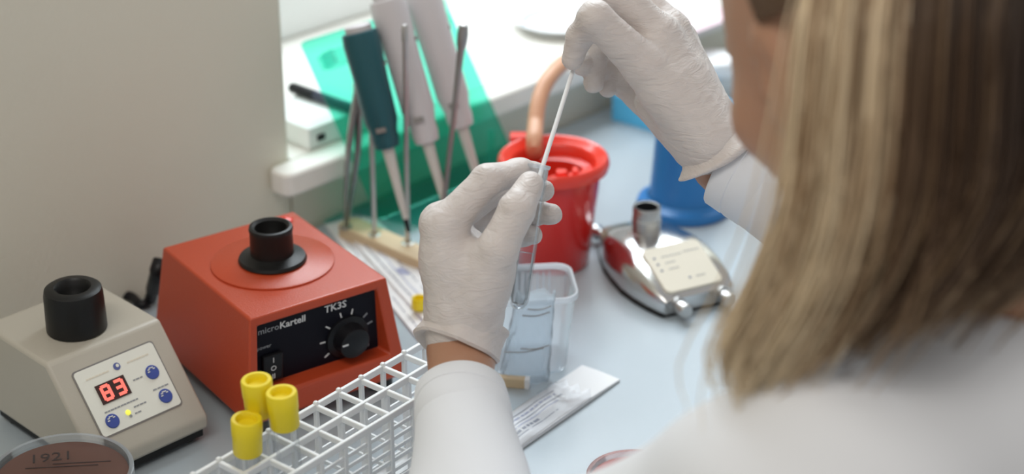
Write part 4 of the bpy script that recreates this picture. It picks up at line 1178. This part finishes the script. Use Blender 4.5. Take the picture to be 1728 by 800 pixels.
# trousers
def trouser_fn(X):
    d = None; hx = -TL
    for s in (-1, 1):
        h0 = PELV+hx*(0.09*s); k0 = h0+TF*0.36; f0 = k0+np.array([0, 0, -0.40], np.float32)-TF*0.02
        l = sd_cone(X, h0, k0, 0.086, 0.063); l = smin(l, sd_cone(X, k0, f0, 0.062, 0.052), 0.02)
        d = l if d is None else smin(d, l, 0.03)
    return d
V, Fc = sdf_mesh(trouser_fn, PELV+np.array([-0.55, -0.25, -0.47]), PELV+np.array([0.3, 0.5, 0.12]), 0.012)
np_mesh('trousers', V, Fc, M_TROUSER, person, OFF)
for s in (-1, 1):
    e = MB().lathe([(0, -0.011), (0.006, -0.009), (0.0105, -0.003), (0.011, 0), (0.0105, 0.003), (0.006, 0.009), (0, 0.011)], 16, cap=False)
    e.build('eye', M_EYE, person, M=Matrix.Translation(Vector(hp(s*0.031, 0.0825, 0.003))-Vector(OFF)))

# ---------------------------------------------------------------- lab coat
def coat_fn(X):
    t = sd_cone(X, NECK+np.array([0, 0, -0.075], np.float32), CHEST, 0.090, 0.128)
    t = smin(t, sd_cone(X, CHEST, PELV, 0.128, 0.142), 0.05)
    t = smin(t, sd_cone(X, SHL, SHR, 0.056, 0.056), 0.07)
    t = smin(t, sd_cone(X, NECK+np.array([0, 0, -0.022], np.float32), SHL, 0.066, 0.056), 0.04)
    al = smin(sd_cone(X, SHL, ELL, 0.064, 0.050), sd_cone(X, ELL, CUFL, 0.050, 0.0262), 0.03)
    ar = smin(sd_cone(X, SHR, ELR, 0.062, 0.056), sd_cone(X, ELR, CUFR, 0.052, 0.0270), 0.03)
    d = smin(smin(t, al, 0.035), ar, 0.035)
    # soft folds
    x, y, z = X[..., 0], X[..., 1], X[..., 2]
    nc = np.minimum(np.linalg.norm(X-CUFL, axis=-1), np.linalg.norm(X-CUFR, axis=-1)); fa = np.clip((nc-0.03)/0.08, 0.08, 1)
    d = d+fa*(0.0022*np.sin(38*x+22*y+55*z+2.2*np.sin(17*z+9*x))+0.0016*np.sin(70*z-30*x+1.8*np.sin(26*y)))
    # open ends
    for (c, ax) in ((CUFL, LW_ax), (CUFR, RW_ax)):
        near = np.linalg.norm(X-c, axis=-1)
        cut = 0.010-((X-c)@ax)
        d = np.where(near < 0.085, smax(d, cut, 0.003), d)
    # neck opening
    d = smax(d, -sd_cone(X, NECK+np.array([0, 0, -0.03], np.float32), hp(0, -0.03, -0.03), 0.050, 0.066), 0.006)
    return d
lo, hi = bounds([SHL, SHR, ELL, CUFL, ELR, CUFR, PELV, NECK], 0.085)
hi[2] += 0.0; lo[2] = -0.42
V, Fc = sdf_mesh(coat_fn, lo, hi, 0.0046)
V = relax(V, Fc, 2, 0.5)
coat = np_mesh('lab_coat', V, Fc, M_COAT, person, OFF)
for (c, ax, r_) in ((CUFL, LW_ax, 0.0262), (CUFR, RW_ax, 0.0270)):
    ce = Vector(c); av = Vector(ax); el = Vector(ELL if c is CUFL else ELR)
    gro = ((0.050 if c is CUFL else 0.052)-r_)/(el-ce).length
    s_ = (CR-av*CR.dot(av)).normalized(); f_ = av.cross(s_)
    rings = []
    for (h, dr) in ((0.030, -0.0015), (0.024, 0.0006), (0.014, 0.0016), (0.0105, 0.0012), (0.010, 0.0018), (0.004, 0.0020), (-0.001, 0.0020), (-0.0025, 0.0008), (-0.002, -0.0008), (0.004, -0.0020), (0.016, -0.0030)):
        rings.append([ce+av*(h+0.0010*math.sin(2*a+1))+(s_*math.cos(a)+f_*math.sin(a))*(r_+gro*max(h, 0)+dr+0.0006*math.sin(3*a+h*80)) for a in [2*math.pi*k/64 for k in range(64)]])
    MB().loft(rings, cap=False).build('sleeve_cuff', M_COAT, coat, M=Matrix.Translation(-Vector(OFF)))

# ---------------------------------------------------------------- hair
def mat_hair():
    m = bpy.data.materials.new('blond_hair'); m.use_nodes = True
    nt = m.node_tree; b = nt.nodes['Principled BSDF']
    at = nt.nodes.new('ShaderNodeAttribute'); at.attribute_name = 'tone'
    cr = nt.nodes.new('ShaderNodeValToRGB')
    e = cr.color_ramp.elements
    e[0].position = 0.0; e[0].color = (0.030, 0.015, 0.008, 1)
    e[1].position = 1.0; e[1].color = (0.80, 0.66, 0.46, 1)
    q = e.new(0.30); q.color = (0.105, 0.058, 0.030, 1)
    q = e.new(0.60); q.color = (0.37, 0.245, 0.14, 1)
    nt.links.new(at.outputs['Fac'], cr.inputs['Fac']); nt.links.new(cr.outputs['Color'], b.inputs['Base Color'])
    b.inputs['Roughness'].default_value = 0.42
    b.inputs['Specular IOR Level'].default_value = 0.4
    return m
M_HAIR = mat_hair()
# guide locks from her temple (left in the picture) round to the back of the head, as (u, v, depth) down their length
GUID = [
 [(1500, -380, .86), (1405, -200, .815), (1352, 0, .790), (1330, 200, .785), (1312, 350, .785), (1268, 480, .795), (1215, 590, .805), (1236, 655, .81)],
 [(1530, -400, .84), (1450, -210, .795), (1405, 0, .765), (1385, 200, .760), (1370, 350, .762), (1335, 480, .772), (1272, 600, .785), (1262, 672, .795)],
 [(1560, -410, .82), (1510, -215, .775), (1470, 0, .745), (1455, 200, .742), (1440, 350, .745), (1410, 470, .755), (1350, 580, .770), (1300, 655, .785)],
 [(1600, -415, .81), (1580, -215, .760), (1550, 0, .732), (1535, 200, .730), (1520, 340, .735), (1490, 450, .745), (1430, 550, .762), (1345, 640, .780)],
 [(1640, -415, .81), (1650, -215, .755), (1635, 0, .728), (1625, 180, .728), (1610, 310, .733), (1570, 420, .744), (1500, 520, .760), (1410, 605, .778)],
 [(1680, -410, .815), (1725, -210, .760), (1725, 0, .735), (1715, 170, .735), (1700, 290, .740), (1650, 390, .750), (1570, 490, .765), (1480, 575, .780)],
 [(1720, -400, .825), (1795, -200, .775), (1815, 0, .755), (1805, 160, .755), (1785, 270, .758), (1735, 370, .765), (1655, 465, .775), (1570, 555, .785)],
 [(1755, -385, .845), (1860, -190, .805), (1890, 0, .790), (1885, 150, .790), (1860, 260, .790), (1815, 360, .792), (1735, 450, .796), (1640, 545, .800)],
 [(1785, -370, .87), (1905, -180, .845), (1945, 0, .840), (1940, 150, .838), (1915, 260, .836), (1870, 350, .834), (1800, 440, .832), (1700, 520, .832)],
]
G = np.array([[list(Q(q[0], q[1], q[2]+0.026)) for q in g] for g in GUID], np.float32)      # guides x points x 3
def cr1(P4, t):
    return 0.5*((2*P4[1])+(-P4[0]+P4[2])*t+(2*P4[0]-5*P4[1]+4*P4[2]-P4[3])*t*t+(-P4[0]+3*P4[1]-3*P4[2]+P4[3])*t**3)
def resample(A, s):
    n = len(A)-1; i = int(min(max(math.floor(s*n), 0), n-1)); t = s*n-i
    return cr1([A[max(i-1, 0)], A[i], A[i+1], A[min(i+2, n)]], t)
NS = 18
def lock(s, depth, length=1.0):
    g = resample(G, s)                                            # points x 3
    pts = np.array([resample(g, length*k/(NS-1)) for k in range(NS)])
    ax = HC+np.array([0.0, 0, 0], np.float32)
    inw = np.array([ax[0], ax[1], 0])-pts*np.array([1, 1, 0]); inw[:, 2] = 0
    nrm = np.linalg.norm(inw, axis=1)+1e-6
    return pts+inw/nrm[:, None]*depth
verts = []; faces = []; tone = []
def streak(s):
    """how fair the lock is: pale face-framing locks, darker brown tone towards the back"""
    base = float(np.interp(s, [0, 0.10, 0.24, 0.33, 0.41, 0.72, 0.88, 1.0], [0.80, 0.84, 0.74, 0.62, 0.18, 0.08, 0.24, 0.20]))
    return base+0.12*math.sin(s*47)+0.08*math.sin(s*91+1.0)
# the closed under-layer so no scalp shows through
nU = 40
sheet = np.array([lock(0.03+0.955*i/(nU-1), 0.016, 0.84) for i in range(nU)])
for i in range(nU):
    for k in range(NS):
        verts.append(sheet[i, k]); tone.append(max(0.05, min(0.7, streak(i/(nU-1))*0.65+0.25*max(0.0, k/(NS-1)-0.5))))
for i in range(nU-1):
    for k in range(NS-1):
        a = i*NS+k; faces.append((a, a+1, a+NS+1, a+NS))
# skull cap
cap0 = len(verts); nu, nv = 28, 14
for i in range(nu):
    for k in range(nv):
        th = 2*math.pi*i/nu; ph = math.radians(4+96*k/(nv-1))
        q = np.array([0.081*math.sin(ph)*math.cos(th), -0.016+0.103*math.sin(ph)*math.sin(th), 0.036+0.090*math.cos(ph)])
        if q[1] > -0.012 and q[2] < 0.098: q[1] = -0.012
        verts.append(HC+HR@q.astype(np.float32)); tone.append(0.30)
for i in range(nu):
    for k in range(nv-1):
        a = cap0+i*nv+k; b = cap0+((i+1) % nu)*nv+k
        faces.append((a, a+1, b+1, b))
NST = 2600
clump_n = 150
cl = [(RNG.uniform(0, 1)**0.9, RNG.uniform(0, 0.012), RNG.normal(0, 1), RNG.uniform(0.84, 1.03)) for _ in range(clump_n)]
for q in range(NST):
    c = cl[q % clump_n]
    s = min(max(c[0]+RNG.normal(0, 0.010), 0), 1); dep = max(-0.003, c[1]+RNG.normal(0, 0.003))
    ln = min(1.06, c[3]+RNG.normal(0, 0.035)); fly = 1.0
    if q > NST-260: ln = RNG.uniform(0.9, 1.10); fly = 5.0; s = RNG.uniform(0, 1)
    pts = lock(s, dep, ln)
    t = np.linspace(0, 1, NS)
    amp = (0.0006+0.006*t**2)
    ph = RNG.uniform(0, 6.28); fr = RNG.uniform(2, 5)
    side = np.array([math.cos(c[2]*3), math.sin(c[2]*3), 0])
    pts = pts+side[None, :]*(amp*np.sin(fr*t*2+ph+c[2]*2))[:, None]*0.8+RNG.normal(0, 0.0012, 3)*t[:, None]*1.5*fly
    r = RNG.uniform(0.00045, 0.0010)
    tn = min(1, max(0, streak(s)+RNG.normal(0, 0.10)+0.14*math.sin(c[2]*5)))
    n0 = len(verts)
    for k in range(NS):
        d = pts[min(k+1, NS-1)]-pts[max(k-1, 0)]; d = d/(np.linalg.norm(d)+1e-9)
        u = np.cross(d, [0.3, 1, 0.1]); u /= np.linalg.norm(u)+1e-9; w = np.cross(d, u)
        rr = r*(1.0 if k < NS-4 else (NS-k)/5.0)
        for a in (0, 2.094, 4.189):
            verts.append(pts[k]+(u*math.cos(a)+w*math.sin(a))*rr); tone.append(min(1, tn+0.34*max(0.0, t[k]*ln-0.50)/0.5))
    for k in range(NS-1):
        for a in range(3):
            b = (a+1) % 3
            faces.append((n0+k*3+a, n0+k*3+b, n0+k*3+3+b, n0+k*3+3+a))
# the rest of the head of hair: over the crown, behind the ears and down the back and far side
def add_strand(pts, r, tn, ends=0.25):
    n0 = len(verts); n = len(pts)
    for k in range(n):
        d = pts[min(k+1, n-1)]-pts[max(k-1, 0)]; d = d/(np.linalg.norm(d)+1e-9)
        u = np.cross(d, [0.3, 1, 0.1]); u /= np.linalg.norm(u)+1e-9; w = np.cross(d, u)
        for a in (0, 2.094, 4.189):
            verts.append(pts[k]+(u*math.cos(a)+w*math.sin(a))*r); tone.append(min(1, tn+ends*k/n))
    for k in range(n-1):
        for a in range(3):
            b = (a+1) % 3
            faces.append((n0+k*3+a, n0+k*3+b, n0+k*3+3+b, n0+k*3+3+a))
ERX, ERY, ERZ, EY, EZ = 0.083, 0.105, 0.092, -0.016, 0.036
for q in range(1300):
    th = RNG.uniform(-1, 1); jit = RNG.normal(0, 0.0015)
    pts = []
    if q % 3 == 0:                                   # from the parting down over the temples
        sgn = -1 if q % 2 else 1; y0 = RNG.uniform(-0.03, 0.062)
        for k in range(9):
            t = k/8; al = math.radians(6+88*t); yy = y0+((-0.062 if sgn < 0 else -0.040)-y0)*t**0.5
            kk = math.sqrt(max(0.05, 1-((yy-EY)/ERY)**2))
            pts.append(np.array([sgn*(ERX+jit)*kk*math.sin(al), yy, EZ+(ERZ+jit)*kk*math.cos(al)]))
    else:
        ph = math.radians(82*th if th > 0 else 62*th)
        for k in range(9):
            al = math.radians(6+88*k/8)
            pts.append(np.array([(ERX+jit)*math.sin(ph)*math.sin(al), EY-(ERY+jit)*math.cos(ph)*math.sin(al), EZ+(ERZ+jit)*math.cos(al)]))
    W_ = [HC+HR@p.astype(np.float32) for p in pts]
    last = W_[-1]; ln = RNG.uniform(0.10, 0.17)
    dir0 = (W_[-1]-W_[-2])/np.linalg.norm(W_[-1]-W_[-2])
    for k in range(1, 8):
        t = k/7
        last = last+(dir0*(1-t)*0.5+np.array([0, 0, -1.0])*(0.4+t))/np.linalg.norm(dir0*(1-t)*0.5+np.array([0, 0, -1.0])*(0.4+t))*ln/7+RNG.normal(0, 0.0008, 3)
        W_.append(last.copy())
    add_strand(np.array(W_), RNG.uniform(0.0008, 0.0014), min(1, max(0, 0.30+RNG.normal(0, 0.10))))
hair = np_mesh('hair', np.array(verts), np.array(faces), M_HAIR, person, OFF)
at = hair.data.attributes.new('tone', 'FLOAT', 'POINT')
at.data.foreach_set('value', np.array(tone, np.float32))
hair['label'] = 'long straight blond hair with darker roots'

# stool under the person
so = thing('lab_stool', 'round black stool the person in the lab coat sits on', 'stool', (HIP.x, HIP.y, FLOOR_Z), 0)
MB().lathe([(0, 0.295), (0.16, 0.295), (0.17, 0.305), (0.17, 0.325), (0.16, 0.335), (0, 0.335)], 40, cap=False).build('seat', M_RUBBER, so)
MB().lathe([(0.025, 0.03), (0.025, 0.30)], 20).build('column', M_STEELB, so)
MB().lathe([(0, 0), (0.19, 0), (0.19, 0.012), (0.03, 0.035), (0, 0.035)], 40, cap=False).build('base', M_STEELB, so)

# ---------------------------------------------------------------- held tube and swab
tt = Vector(J(910, 279, 1.1985)); tb = Vector(J(873, 523, 1.199))
ht = thing('test_tube', 'open glass tube with clear liquid held in the lower glove', 'test tube', tb, 0)
d = tt-tb; L = d.length; M = axis_frame((0, 0, 0), d)
R_ = 0.0064
MB().lathe([(0, 0), (R_*0.55, 0.0010), (R_*0.9, 0.0040), (R_, 0.0075), (R_, L-0.002), (R_*1.10, L-0.001), (R_*1.12, L), (R_*1.0, L), (R_*0.86, L-0.001), (R_*0.86, 0.008), (R_*0.7, 0.004), (0, 0.002)], 32, M=M, cap=False).build('glass_wall', M_GLASS, ht)
MB().lathe([(0, 0.0022), (R_*0.65, 0.0044), (R_*0.84, 0.0085), (R_*0.84, L*0.40), (R_*0.7, L*0.395), (0, L*0.393)], 28, M=M, cap=False).build('liquid', M_LIQUID, ht)
MB().lathe([(R_*1.02, L-0.0022), (R_*1.16, L-0.0012), (R_*1.16, L+0.0002), (R_*0.98, L+0.0005)], 32, M=M, cap=False).build('lip', M_PLASTIC, ht)
sb0 = tb+d*0.10+CR*0.0022; sb1 = Vector(J(922, 262, 1.199)); 
sw0 = Vector(J(921, 264, 1.200)); sw1 = Vector(J(969, 112, 1.236))
swd = (sw1-sw0).normalized()
swb = thing('swab_stick', 'thin white swab stick between the raised glove and the tube', 'swab', sw0, 0)
low = sw0-swd*0.030
MB().tube([low-sw0, Vector((0, 0, 0)), (sw1-sw0), (sw1-sw0)+swd*0.02], [0.0015, 0.0015, 0.0015, 0.0014], 12).build('stick', M_WHITEP, swb)
